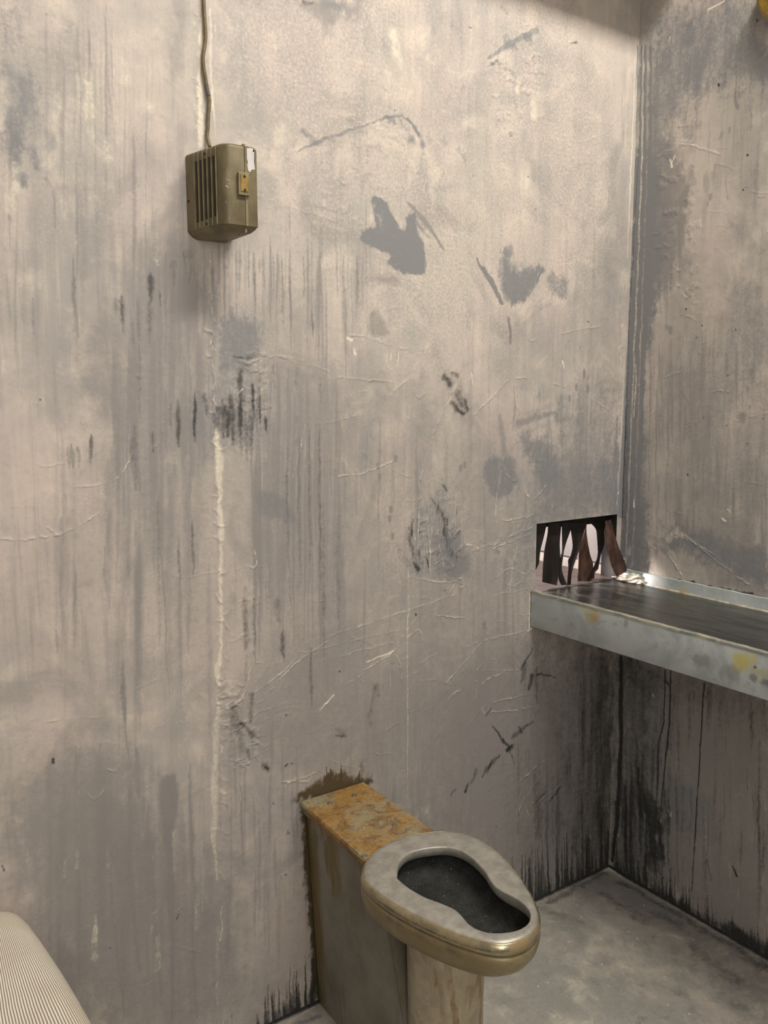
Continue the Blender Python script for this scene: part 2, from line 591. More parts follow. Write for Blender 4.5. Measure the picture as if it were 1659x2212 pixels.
def paint_back(B):
    S, P, K = B.stroke, B.poly, B.crack
    # --- broad washes, left side
    for (x, y, r, v) in ((20, 60, 60, .35), (45, 215, 62, .55), (20, 330, 45, .6), (110, 310, 26, .45), (45, 392, 20, .7), (30, 285, 30, .5),
                         (75, 345, 30, .45), (150, 60, 22, .25), (100, 395, 10, .4), (20, 475, 10, .4), (210, 470, 26, .25)):
        S('wash', [(x, y - r * .5), (x + 6, y + r * .5)], [r, r * .8], v, .95, r * 1.4)
    P('damp_shade', [(365, 0), (408, 10), (405, 110), (388, 175), (362, 150), (368, 60)], .55, 14, 14)
    P('damp_shade', [(250, 330), (310, 300), (390, 330), (385, 390), (270, 395)], .30, 24, 20)
    P('damp_shade', [(290, 560), (330, 520), (400, 540), (420, 700), (390, 800), (300, 760)], .42, 30, 25)
    P('damp_shade', [(140, 760), (260, 640), (330, 690), (380, 820), (280, 900), (180, 860)], .38, 40, 30)
    P('damp_shade', [(150, 900), (300, 850), (440, 900), (470, 1100), (440, 1400), (330, 1200), (180, 1080)], .42, 60, 40)
    P('damp_shade', [(0, 1180), (130, 1100), (330, 1150), (430, 1400), (300, 1560), (100, 1520), (0, 1400)], .28, 60, 40)
    P('damp_shade', [(0, 1690), (200, 1600), (320, 1700), (460, 1900), (470, 2212), (180, 2212), (100, 2000), (0, 1900)], .52, 60, 40)
    P('damp_shade', [(480, 1750), (640, 1760), (670, 2000), (660, 2200), (480, 2212)], .34, 40, 30)
    P('damp_shade', [(480, 660), (620, 600), (700, 700), (640, 840), (500, 830)], .40, 36, 30)
    P('damp_shade', [(480, 850), (900, 780), (1150, 900), (1200, 1250), (1120, 1500), (760, 1560), (520, 1500)], .36, 90, 50)
    P('damp_shade', [(520, 1500), (900, 1480), (1200, 1380), (1330, 1450), (1320, 1900), (1100, 1960), (900, 1800), (620, 1760)], .48, 70, 50)
    P('damp_shade', [(960, 1500), (1200, 1440), (1330, 1450), (1320, 1880), (1140, 1960), (1000, 1800)], .75, 90, 50)
    P('sand', [(540, -20), (1200, -20), (1350, 380), (1250, 680), (950, 780), (700, 620), (560, 300)], .9, 80, 60)
    P('sand', [(-20, 60), (200, 40), (330, 300), (200, 520), (-20, 560)], .35, 60, 60)
    P('sand', [(840, 1060), (1010, 1040), (1040, 1260), (840, 1280)], .6, 20, 30)
    # soft clouds
    P('damp_shade', [(225, 560), (330, 520), (470, 540), (470, 980), (300, 960), (210, 860)], .40, 50, 50)
    P('wash', [(480, 690), (540, 680), (560, 760), (500, 790)], .42, 16, 24)
    P('wash', [(415, 840), (560, 800), (575, 920), (530, 980), (420, 950)], .38, 20, 30)
    P('damp_shade', [(590, 860), (740, 840), (760, 1240), (700, 1480), (600, 1440)], .30, 30, 40)
    P('wash', [(1180, 900), (1345, 820), (1338, 1110), (1160, 1130), (1120, 1020)], .30, 60, 50)
    P('grime_shade', [(1150, 1385), (1345, 1440), (1325, 1880), (1160, 1950), (1090, 1800), (1120, 1560)], .26, 60, 50)  # grime, with the soft shade under the shelf painted in
    P('grime_shade', [(1250, 1400), (1345, 1440), (1320, 1880), (1250, 1900)], .34, 40, 40)
    P('damp_shade', [(760, 1300), (1140, 1250), (1150, 1800), (900, 1800), (720, 1640)], .25, 60, 60)
    P('damp_shade', [(140, 1640), (260, 1620), (340, 1720), (300, 1850), (180, 1830)], .35, 40, 40)
    P('damp_shade', [(30, 1780), (200, 1740), (480, 1900), (480, 2212), (150, 2212)], .35, 60, 50)
    P('wash', [(893, 1112), (955, 1040), (972, 1120), (1000, 1235), (950, 1250), (884, 1238), (880, 1180)], .42, 9, 16)
    P('wash', [(960, 1165), (1000, 1160), (1012, 1230), (975, 1245)], .40, 10, 14)
    P('grime_shade', [(955, 812), (985, 806), (1010, 850), (1012, 888), (995, 895), (972, 860)], .30, 8, 14)
    B.streaks('pale', (890, 1060, 985, 1215), 80, (8, 24), (1.2, 2.2), .42, .8, 6)
    B.streaks('grime_shade', (880, 1090, 990, 1215), 50, (8, 26), (1.5, 3), .5, .8, 6)
    # --- the patch of smooth blue grey plaster left of centre and its neighbours
    P('wash', [(800, 425), (826, 428), (852, 470), (870, 492), (890, 460), (905, 500), (920, 560), (910, 592), (880, 590), (842, 572), (838, 548), (790, 520), (783, 500), (808, 490), (806, 455)], .95, 4, 9)
    P('damp_shade', [(800, 598), (850, 590), (866, 610), (830, 612)], .6, 8, 8)
    S('damp_shade', [(882, 440), (915, 475), (960, 540)], [5, 9, 3], .75, .5, 8)
    S('damp_shade', [(893, 470), (915, 500), (928, 515)], [4, 6, 3], .7, .5, 8)
    S('wash', [(1030, 560), (1062, 610), (1085, 655)], [4, 13, 5], .75, .6, 10)
    P('wash', [(1085, 530), (1105, 540), (1115, 575), (1150, 575), (1178, 575), (1165, 600), (1135, 650), (1108, 665), (1092, 650), (1085, 600)], .72, 7, 12)
    S('wash', [(1160, 610), (1172, 580)], [5, 4], .7, .6, 8)
    P('wash', [(1180, 600), (1220, 590), (1225, 640), (1200, 640)], .5, 7, 12)
    S('damp_shade', [(1098, 690), (1102, 740)], [8, 6], .7, .7, 14)
    P('damp_shade', [(800, 680), (812, 672), (840, 720), (815, 726), (798, 715)], .55, 4, 5)
    P('wash', [(560, 1062), (604, 1064), (628, 1090), (640, 1130), (590, 1122), (556, 1110)], .55, 6, 8)
    P('wash', [(1048, 1000), (1080, 985), (1110, 1000), (1122, 1050), (1080, 1075), (1055, 1060), (1040, 1030)], .62, 7, 12)
    P('wash', [(1120, 940), (1180, 960), (1210, 1020), (1180, 1060), (1150, 1010)], .55, 10, 14)
    S('damp_shade', [(1120, 915), (1200, 890)], [14, 6], .6, .8, 14)
    S('damp_shade', [(1090, 980), (1080, 900)], [16, 10], .5, .8, 14)
    P('damp_shade', [(940, 1170), (1000, 1180), (1010, 1240), (960, 1250)], .7, 12, 14)
    for (x, y, r, v) in ((660, 290, 12, .6), (680, 295, 22, .45), (840, 255, 18, .5), (870, 262, 12, .5), (892, 300, 16, .6), (900, 280, 10, .6), (620, 20, 45, .0),
                         (1100, 85, 28, .5), (1140, 80, 16, .5), (1100, 150, 20, .4), (1110, 215, 24, .3), (960, 305, 14, .35), (1000, 325, 18, .4),
                         (1090, 20, 12, .4), (985, 55, 14, .3), (790, 985, 10, .4), (1075, 1190, 9, .5), (830, 190, 8, .4)):
        S('wash', [(x - r * .3, y), (x + r * .3, y + r * .6)], [r, r * .7], v, .95, r * 1.6)
    S('wash', [(1055, 125), (1100, 95), (1160, 65)], [5, 9, 10], .55, .6, 10)
    S('wash', [(640, 330), (700, 300), (790, 270), (830, 255), (870, 250), (900, 275)], [2, 7, 4, 6, 5, 3], .55, .8, 12)
    S('wash', [(880, 255), (905, 290), (915, 315)], [4, 6, 12], .55, .7, 12)
    P('damp_shade', [(640, 0), (780, 0), (770, 26), (730, 40), (700, 66), (680, 30)], .80, 14, 22)
    S('grime_shade', [(655, 3), (680, 8)], [10, 4], .5, .95, 24)
    P('wash', [(700, 5), (740, 8), (735, 22), (700, 20)], .6, 6, 9)
    B.blotches('damp_shade', (560, 60, 1150, 420), 40, (4, 16), .35, .95, 22)
    B.blotches('pale', (560, 40, 1180, 420), 60, (8, 34), .34, .98, 40)
    B.blotches('pale', (740, 380, 1250, 660), 26, (8, 26), .34, .98, 40)
    B.blotches('pale', (0, 100, 330, 560), 30, (12, 40), .30, .98, 40, 1.6)
    B.blotches('wash', (1130, 420, 1330, 1080), 16, (10, 34), .28, .98, 40, 1.2)
    P('damp_shade', [(1270, 560), (1330, 500), (1350, 700), (1335, 1100), (1170, 1120), (1230, 900), (1290, 760)], .45, 40, 40)
    P('wash', [(1180, 1060), (1330, 980), (1335, 1110), (1160, 1130)], .38, 34, 34)
    P('wash', [(1100, 1150), (1155, 1130), (1155, 1270), (1120, 1290), (1090, 1230)], .40, 20, 20)
    # --- streaks
    B.streaks('damp_shade', (90, 0, 330, 120), 34, (120, 420), (2, 7), .38, .9, 5)
    B.streaks('damp_shade', (0, 250, 330, 520), 30, (120, 420), (3, 9), .34, .95, 6)
    B.streaks('damp_shade', (330, 540, 470, 640), 26, (120, 330), (4, 11), .55, .9, 8)
    B.streaks('damp_shade', (470, 500, 700, 560), 30, (80, 260), (2, 6), .55, .9, 6)
    B.streaks('damp_shade', (600, 400, 800, 620), 34, (90, 260), (2, 6), .42, .9, 6)
    B.streaks('damp_shade', (200, 640, 440, 900), 44, (90, 300), (4, 11), .55, .9, 9)
    B.streaks('damp_shade', (120, 900, 460, 1300), 40, (120, 420), (6, 17), .32, .98, 9)
    B.streaks('damp_shade', (540, 780, 730, 1000), 40, (140, 480), (3, 9), .50, .8, 6)
    B.streaks('damp_shade', (480, 900, 1150, 1300), 44, (90, 320), (3, 10), .36, .95, 9)
    B.streaks('damp_shade', (100, 1600, 480, 1800), 40, (120, 420), (7, 20), .26, .98, 9)
    B.streaks('pale', (100, 1600, 480, 1900), 16, (120, 320), (6, 14), .13, .98, 9)
    B.streaks('damp_shade', (480, 1500, 660, 1900), 28, (80, 260), (3, 9), .42, .9, 8)
    B.streaks('damp_shade', (700, 1450, 1300, 1750), 40, (80, 260), (3, 9), .40, .9, 8)
    B.streaks('damp_shade', (980, 300, 1360, 900), 26, (90, 300), (3, 9), .28, .95, 8)
    B.streaks('pale', (60, 20, 460, 200), 14, (160, 460), (4, 10), .12, .98, 8)
    for (x, y0, y1, r, v) in ((158, 550, 730, 7, .55), (70, 640, 770, 6, .5), (120, 470, 500, 4, .4), (14, 590, 700, 8, .35), (230, 0, 330, 4, .4), (188, 0, 160, 4, .4),
                              (180, 100, 270, 4, .35), (116, 410, 490, 4, .5), (322, 580, 650, 12, .75), (302, 640, 700, 4, .75), (345, 625, 660, 4, .8),
                              (262, 640, 700, 11, .75), (324, 650, 720, 13, .7), (292, 890, 1060, 13, .62), (285, 930, 1060, 14, .45), (196, 940, 990, 5, .7),
                              (330, 930, 965, 6, .6), (380, 880, 960, 9, .7), (155, 960, 1010, 9, .6), (170, 965, 1010, 3, .6), (345, 1060, 1300, 5, .5),
                              (420, 850, 960, 6, .85), (445, 860, 900, 8, .7), (415, 1130, 1230, 7, .6), (385, 1180, 1250, 6, .5), (225, 1180, 1300, 7, .35),
                              (275, 1210, 1240, 6, .5), (122, 1360, 1410, 8, .4), (265, 1430, 1560, 8, .6), (268, 1460, 1640, 6, .55), (355, 1250, 1500, 4, .45),
                              (295, 1620, 1720, 16, .5), (620, 960, 1320, 5, .62), (645, 940, 1260, 6, .6), (688, 920, 1240, 7, .66), (690, 1120, 1420, 9, .55),
                              (670, 1400, 1520, 8, .62), (730, 1000, 1400, 13, .40), (700, 1280, 1330, 9, .55), (1160, 1440, 1520, 9, .7), (900, 930, 1230, 6, .35),
                              (1190, 930, 1010, 5, .55), (1110, 830, 930, 5, .5), (610, 560, 700, 4, .6), (655, 545, 660, 3, .6), (625, 540, 760, 4, .5),
                              (560, 560, 590, 6, .5), (545, 540, 650, 5, .5), (520, 1700, 1880, 4, .65), (280, 1700, 2100, 12, .45), (330, 1800, 2150, 10, .4),
                              (410, 1650, 1950, 8, .5), (240, 1700, 2200, 7, .4), (415, 1950, 2200, 7, .5), (675, 690, 720, 5, .7), (770, 560, 660, 3, .6), (750, 500, 690, 4, .45)):
        S('damp_shade', [(x, y0), (x + 2, (y0 + y1) / 2), (x + (829 - x) * .0001 * (y1 - y0), y1)], [r * .3, r, r * .9, r * .3], v, .75, 9)
    # the long drip left of the toilet
    P('damp_shade', [(350, 1680), (380, 1680), (384, 1730), (374, 1800), (368, 1850), (352, 1820), (346, 1720)], .85, 4, 7)
    S('damp_shade', [(364, 1810), (369, 1880), (371, 1960), (373, 2030), (372, 2100), (373, 2200)], [8, 7, 8, 5, 5, 2], .95, .35, 7)
    S('pale', [(330, 1840), (345, 1930), (330, 2010)], [4, 16, 8], .16, .9, 10)
    for (x, y, r) in ((95, 1940, 10), (205, 2030, 14), (165, 1850, 8), (140, 1870, 7), (205, 2000, 10), (425, 1960, 14), (340, 2050, 14), (60, 1850, 9)):
        S('pale', [(x, y - r * 2), (x, y + r * 3)], [r * .6, r], .26, .7, 8)
    # --- soft dark streaks, darkest near their top
    for (x, y0, y1, r, v) in ((262, 630, 720, 9, .5), (325, 590, 650, 11, .65), (322, 650, 740, 10, .4), (346, 630, 665, 4, .6), (298, 640, 760, 5, .42), (248, 640, 690, 7, .38), (300, 760, 900, 7, .38), (285, 690, 760, 6, .32),
                              (384, 860, 965, 9, .6), (368, 870, 930, 6, .4), (330, 930, 975, 8, .5), (290, 920, 1060, 13, .42), (195, 940, 1000, 7, .52), (148, 960, 1012, 7, .46), (168, 965, 1012, 5, .46), (245, 935, 970, 5, .34),
                              (420, 850, 955, 6, .7), (443, 845, 895, 10, .55), (480, 860, 945, 12, .6), (500, 855, 960, 9, .5), (520, 870, 990, 10, .4), (545, 830, 885, 5, .55), (540, 890, 960, 11, .3), (573, 900, 935, 6, .6), (460, 890, 940, 8, .45),
                              (395, 540, 572, 3, .5), (410, 522, 610, 15, .28), (375, 560, 615, 11, .32), (490, 530, 595, 13, .36), (512, 540, 605, 9, .34), (535, 540, 640, 5, .36), (548, 545, 660, 5, .4), (567, 540, 620, 5, .34), (590, 540, 650, 5, .36),  # the short wide ones paint the speaker box's soft shadow
                              (608, 545, 720, 5, .4), (625, 540, 760, 4, .34), (655, 550, 690, 4, .32), (675, 660, 730, 6, .45), (704, 560, 690, 4, .34), (728, 520, 690, 4, .3), (740, 560, 700, 5, .3), (772, 540, 660, 4, .36), (620, 950, 1330, 5, .34),
                              (645, 940, 1300, 6, .36), (668, 930, 1260, 6, .38), (690, 930, 1280, 6, .42), (698, 1080, 1430, 7, .42), (672, 1400, 1530, 8, .45), (730, 1100, 1360, 12, .26), (415, 1120, 1250, 6, .42), (386, 1160, 1260, 6, .38), (342, 1050, 1420, 4, .36),
                              (548, 1290, 1420, 8, .36), (530, 1260, 1500, 10, .26), (612, 1360, 1430, 9, .42), (575, 1230, 1340, 6, .3), (1158, 1440, 1520, 9, .45), (70, 640, 770, 6, .3), (160, 560, 720, 6, .36), (264, 1440, 1640, 5, .34), (1195, 930, 1010, 6, .3),
                              (515, 790, 850, 9, .4), (560, 800, 900, 8, .34), (590, 780, 860, 7, .28), (690, 810, 870, 8, .3), (640, 790, 850, 8, .26), (1100, 690, 740, 7, .4), (475, 1650, 1800, 7, .26), (530, 1650, 1760, 6, .3), (500, 1480, 1640, 9, .3)):
        S('grime_shade', [(x, y0), (x, y0 + (y1 - y0) * .25), (x + 1, y0 + (y1 - y0) * .6), (x + 2, y1)], [r * .4, r * 1.3, r * 1.1, r * .4], v * .85, .98, 9)
    P('wash', [(480, 690), (520, 670), (560, 700), (555, 770), (500, 800), (470, 760)], .42, 16, 20)
    # --- dark scuffs, with one painted shadow edge
    for (pts, wd, v) in ((((520, 800), (522, 860), (515, 930)), (8, 12, 5), .55), (((505, 770), (545, 775)), (4, 6), .5), (((485, 880), (490, 945)), (8, 6), .55),
                         (((468, 880), (470, 930)), (10, 8), .45), (((545, 830), (550, 900)), (6, 3), .45), (((535, 905), (535, 990)), (18, 8), .25),
                         (((500, 860), (505, 960)), (16, 10), .4), (((422, 870), (420, 940)), (5, 4), .5), (((574, 910), (572, 930)), (5, 3), .55),
                         (((384, 890), (384, 945)), (6, 5), .3), (((322, 600), (324, 640)), (8, 5), .35), (((264, 660), (262, 690)), (7, 4), .3),
                         (((960, 815), (972, 828)), (9, 11), .62), (((978, 806), (988, 814)), (5, 6), .5), (((976, 868), (990, 885), (1002, 893)), (8, 9, 5), .72), (((1004, 862), (1010, 888)), (6, 5), .6), (((988, 850), (996, 872)), (14, 10), .42),
                         (((955, 1045), (965, 1060)), (3, 6), .6), (((930, 1075), (955, 1110), (965, 1180)), (3, 10, 5), .42), (((893, 1120), (885, 1160), (890, 1200)), (3, 9, 6), .5),
                         (((893, 1215), (905, 1230)), (4, 7), .75), (((905, 1190), (900, 1240)), (14, 6), .35), (((960, 1120), (975, 1200)), (10, 12), .35), (((860, 1180), (872, 1215)), (10, 14), .25),
                         (((1095, 1620), (1105, 1612)), (6, 9), .95), (((1062, 1565), (1098, 1612)), (2, 4), .85), (((1068, 1578), (1092, 1610)), (2, 3), .7), (((1120, 1570), (1127, 1585)), (1.5, 2.5), .75),
                         (((1078, 1632), (1052, 1660), (1040, 1680)), (7, 9, 4), .6), (((1062, 1640), (1055, 1668)), (5, 4), .6), (((1030, 1665), (1020, 1690)), (8, 5), .5),
                         (((1012, 1690), (1005, 1710)), (4, 6), .8), (((1110, 1590), (1150, 1560)), (9, 4), .5), (((1100, 1620), (1110, 1650)), (4, 3), .5), (((985, 1705), (975, 1715)), (4, 6), .5),
                         (((1150, 1400), (1128, 1445)), (2, 6), .65), (((1148, 1460), (1142, 1490)), (9, 5), .75), (((1160, 1455), (1200, 1462)), (3, 2), .8), (((1135, 1440), (1128, 1470)), (10, 6), .4),  # first stroke paints the faint edge of the shelf's shadow
                         (((1185, 1735), (1212, 1700)), (2.5, 2), .8), (((1150, 1740), (1180, 1710)), (2, 3), .7), (((1120, 1755), (1118, 1800)), (2, 3), .4),
                         (((1060, 1530), (1050, 1545)), (5, 4), .6), (((800, 1540), (810, 1480)), (8, 6), .35), (((730, 1575), (740, 1585)), (12, 10), .40), (((728, 1590), (745, 1592)), (6, 5), .5),
                         (((812, 1480), (818, 1500)), (10, 8), .35), (((798, 1548), (802, 1570)), (7, 4), .35), (((1045, 1350), (1050, 1372)), (10, 8), .3),
                         (((520, 1560), (545, 1590)), (5, 12), .6), (((535, 1620), (540, 1640)), (5, 4), .5), (((545, 1500), (540, 1560)), (10, 8), .45), (((505, 1530), (525, 1620)), (16, 12), .38),
                         (((610, 1370), (612, 1420)), (8, 5), .4), (((530, 1300), (532, 1400)), (12, 9), .28), (((600, 1300), (602, 1340)), (14, 10), .3),
                         (((575, 1655), (578, 1660)), (4, 4), .8), (((617, 1655), (620, 1652)), (4, 3), .85), (((632, 1651), (634, 1651)), (3, 2), .8), (((572, 1652), (580, 1664)), (10, 9), .5),
                         (((622, 1795), (624, 1800)), (5, 4), .5), (((590, 1735), (592, 1738)), (4, 3), .5), (((617, 1890), (619, 1888)), (3, 2), .7), (((607, 1893), (610, 1900)), (4, 4), .4),
                         (((116, 1640), (117, 1648)), (4, 4), .9), (((2, 1870), (6, 1880)), (3, 3), .9), (((388, 1975), (384, 1985)), (3, 3), .7), (((86, 862), (86, 864)), (2.5, 2.5), .9),
                         (((898, 1328), (899, 1329)), (4.5, 4.5), .95), (((734, 1449), (735, 1450)), (3.5, 3.5), .85), (((960, 1277), (961, 1278)), (2.5, 2.5), .8), (((619, 1543), (620, 1544)), (2.5, 2.5), .85),
                         (((237, 2046), (238, 2047)), (2.5, 2.5), .7), (((1269, 695), (1270, 696)), (2.8, 2.8), .9), (((1254, 748), (1255, 749)), (2.4, 2.4), .8), (((1139, 381), (1140, 382)), (2.6, 2.6), .9),
                         (((1020, 378), (1020, 380)), (2, 2), .8), (((851, 238), (852, 239)), (2, 2), .95), (((1012, 60), (1018, 61)), (1.5, 1.5), .9), (((780, 212), (781, 212)), (2, 2), .7), (((765, 273), (766, 273)), (2, 2), .8),
                         (((1150, 130), (1154, 138)), (2, 2), .75), (((1245, 87), (1232, 94)), (4, 2), .7), (((1153, 122), (1150, 126)), (2, 2), .5), (((1070, 1785), (1072, 1786)), (3, 3), .5)):
        S('grime_shade', list(pts), [q * 1.25 for q in wd], v, .95, 12)
    S('grime_shade', [(1103, 284), (1106, 291), (1103, 296), (1101, 290), (1103, 284)], 1.2, .7, .5, 0)
    for (x, y) in ((816, 1007), (845, 1100), (848, 1158), (995, 1010), (1004, 1004), (640, 905), (640, 955), (855, 990), (820, 1030), (842, 1120), (1230, 860), (1245, 835), (1262, 805), (1270, 840), (1262, 810)):
        S('damp_shade', [(x, y - 3), (x, y + 5)], [6, 5], .75, .5, 3)
    # --- dark skirt along the floor, spiky
    B.streaks('grime_shade', (450, 2170, 690, 2230), 70, (40, 120), (4, 10), .0, .9, 6)
    for i in range(86):
        t = B.rs.rand()
        x = 455 + 225 * t
        yb = 2168 - .469 * (x - 680) + 4
        hgt = (18 + 95 * B.rs.rand() ** 1.5) * (0.55 + 0.6 * t)
        S('grime_shade', [(x, yb), (x - 1, yb - hgt * .5), (x - 2, yb - hgt)], [5 + 4 * B.rs.rand(), 4, 1], .78 * B.rs.uniform(.4, 1), .85, 8)
    for i in range(120):
        t = B.rs.rand()
        x = 1100 + 215 * t
        yb = 1873 - .469 * (x - 1308) + 4
        hgt = 20 + 110 * B.rs.rand() ** 1.6
        S('grime_shade', [(x, yb), (x, yb - hgt * .5), (x - 1, yb - hgt)], [4 + 4 * B.rs.rand(), 3.5, 1], .85 * B.rs.uniform(.4, 1), .85, 8)
    for i in range(30):
        x = B.rs.uniform(0, 470)
        yb = 2168 - .469 * (x - 680)
        S('grime_shade', [(x, yb), (x, yb - B.rs.uniform(20, 80))], [6, 1], .4, .9, 8)
    B.streaks('grime_shade', (1250, 1440, 1335, 1700), 24, (90, 260), (4, 10), .28, .95, 8)
    B.streaks('grime_shade', (1150, 1600, 1320, 1750), 22, (90, 220), (5, 12), .20, .98, 8)
    B.blotches('grime_shade', (1130, 1480, 1320, 1860), 20, (10, 28), .28, .98, 30)
    B.streaks('grime_shade', (490, 820, 570, 900), 16, (40, 130), (3, 7), .36, .9, 8)
    B.streaks('grime_shade', (1080, 1560, 1260, 1640), 10, (60, 160), (2, 5), .26, .9, 8)
    # black line in the corner under the shelf, grey blue line above it
    S('grime_shade', [(1336, 1400), (1334, 1560), (1326, 1700), (1318, 1800), (1313, 1873)], [6, 9, 10, 6, 3], .95, .7, 6)
    S('grime_shade', [(1300, 1430), (1300, 1600), (1296, 1800)], [24, 34, 20], .32, .95, 12)
    S('wash', [(1378, 100), (1373, 400), (1353, 850), (1341, 1110)], [4, 5, 9, 14], .75, .7, 6)
    S('pale', [(1372, 120), (1368, 250), (1362, 400), (1355, 560)], [1, 2.5, 4, 1], .6, .7, 6)
    S('pale', [(1350, 760), (1338, 1010), (1332, 1090)], [1.5, 3, 2], .45, .6, 8)
    S('wash', [(1334, 900), (1330, 1000), (1326, 1100)], [6, 14, 20], .45, .9, 10)
    for y in (580, 612, 700, 742, 760, 870, 886, 910, 940, 1010, 1050, 1064, 1090):
        B.crack([(1354 - (y - 560) * .04 + B.rs.uniform(-4, 4), y), (1348 - (y - 560) * .04 + B.rs.uniform(-6, 4), y + B.rs.uniform(8, 16)), (1350 - (y - 560) * .04 + B.rs.uniform(-8, 4), y + B.rs.uniform(18, 34))], .7, 1.3, 10, .3)
    # --- plaster seam with its raised cream strip
    seam = [(431, 0), (436, 90), (432, 180), (434, 240), (433, 310)]
    S('pale', seam, [6, 10, 8, 15, 13], .62, .9, 20)
    S('pale', [(452, 20), (455, 150), (462, 240), (466, 290)], [5, 6, 4, 2], .45, .8, 12)
    for pts, wd, v in ((((452, 560), (455, 640), (460, 760), (462, 830)), (3, 5, 6, 3), .26), (((467, 930), (474, 1000), (474, 1080), (480, 1160)), (10, 18, 9, 16), .55),
                       (((478, 1180), (476, 1300), (478, 1400)), (9, 8, 6), .5), (((478, 1400), (470, 1440), (474, 1480)), (5, 12, 6), .6), (((470, 1500), (465, 1650), (462, 1800), (470, 1900)), (9, 14, 12, 4), .42),
                       (((480, 1950), (476, 2030)), (2, 3), .5), (((470, 2000), (470, 2200)), (8, 6), .25)):
        S('pale', list(pts), list(wd), v, .75, 14)
    long_seam = [(452, 520), (456, 700), (462, 900), (470, 1100), (476, 1300), (476, 1500), (478, 1700), (480, 1900), (481, 2050)]
    K(long_seam, .9, 1.6, 8, .22)
    K([(x + 13, y) for x, y in long_seam[1:-1]], .5, 2.2, 14, .15)
    for _ in range(34):
        y = B.rs.uniform(5, 312)
        x = np.interp(y, [p[1] for p in seam], [p[0] for p in seam]) + B.rs.uniform(-10, 22)
        K([(x - B.rs.uniform(2, 12), y + B.rs.uniform(-12, 12)), (x, y + B.rs.uniform(-10, 4)), (x + B.rs.uniform(0, 7), y + B.rs.uniform(-8, 22))], B.rs.uniform(.3, 1.1), B.rs.uniform(1, 2), 14, .4)
    B.streaks('pale', (418, 10, 466, 240), 14, (20, 90), (1.5, 4), .45, .8, 10)
    for y in range(560, 1900, 30):
        x = np.interp(y, [p[1] for p in long_seam], [p[0] for p in long_seam])
        K([(x + B.rs.uniform(-14, 0), y), (x + B.rs.uniform(-3, 10), y + B.rs.uniform(4, 20)), (x + B.rs.uniform(0, 22), y + B.rs.uniform(8, 26))], B.rs.uniform(.4, 1.4), 2.2, 14, .3)
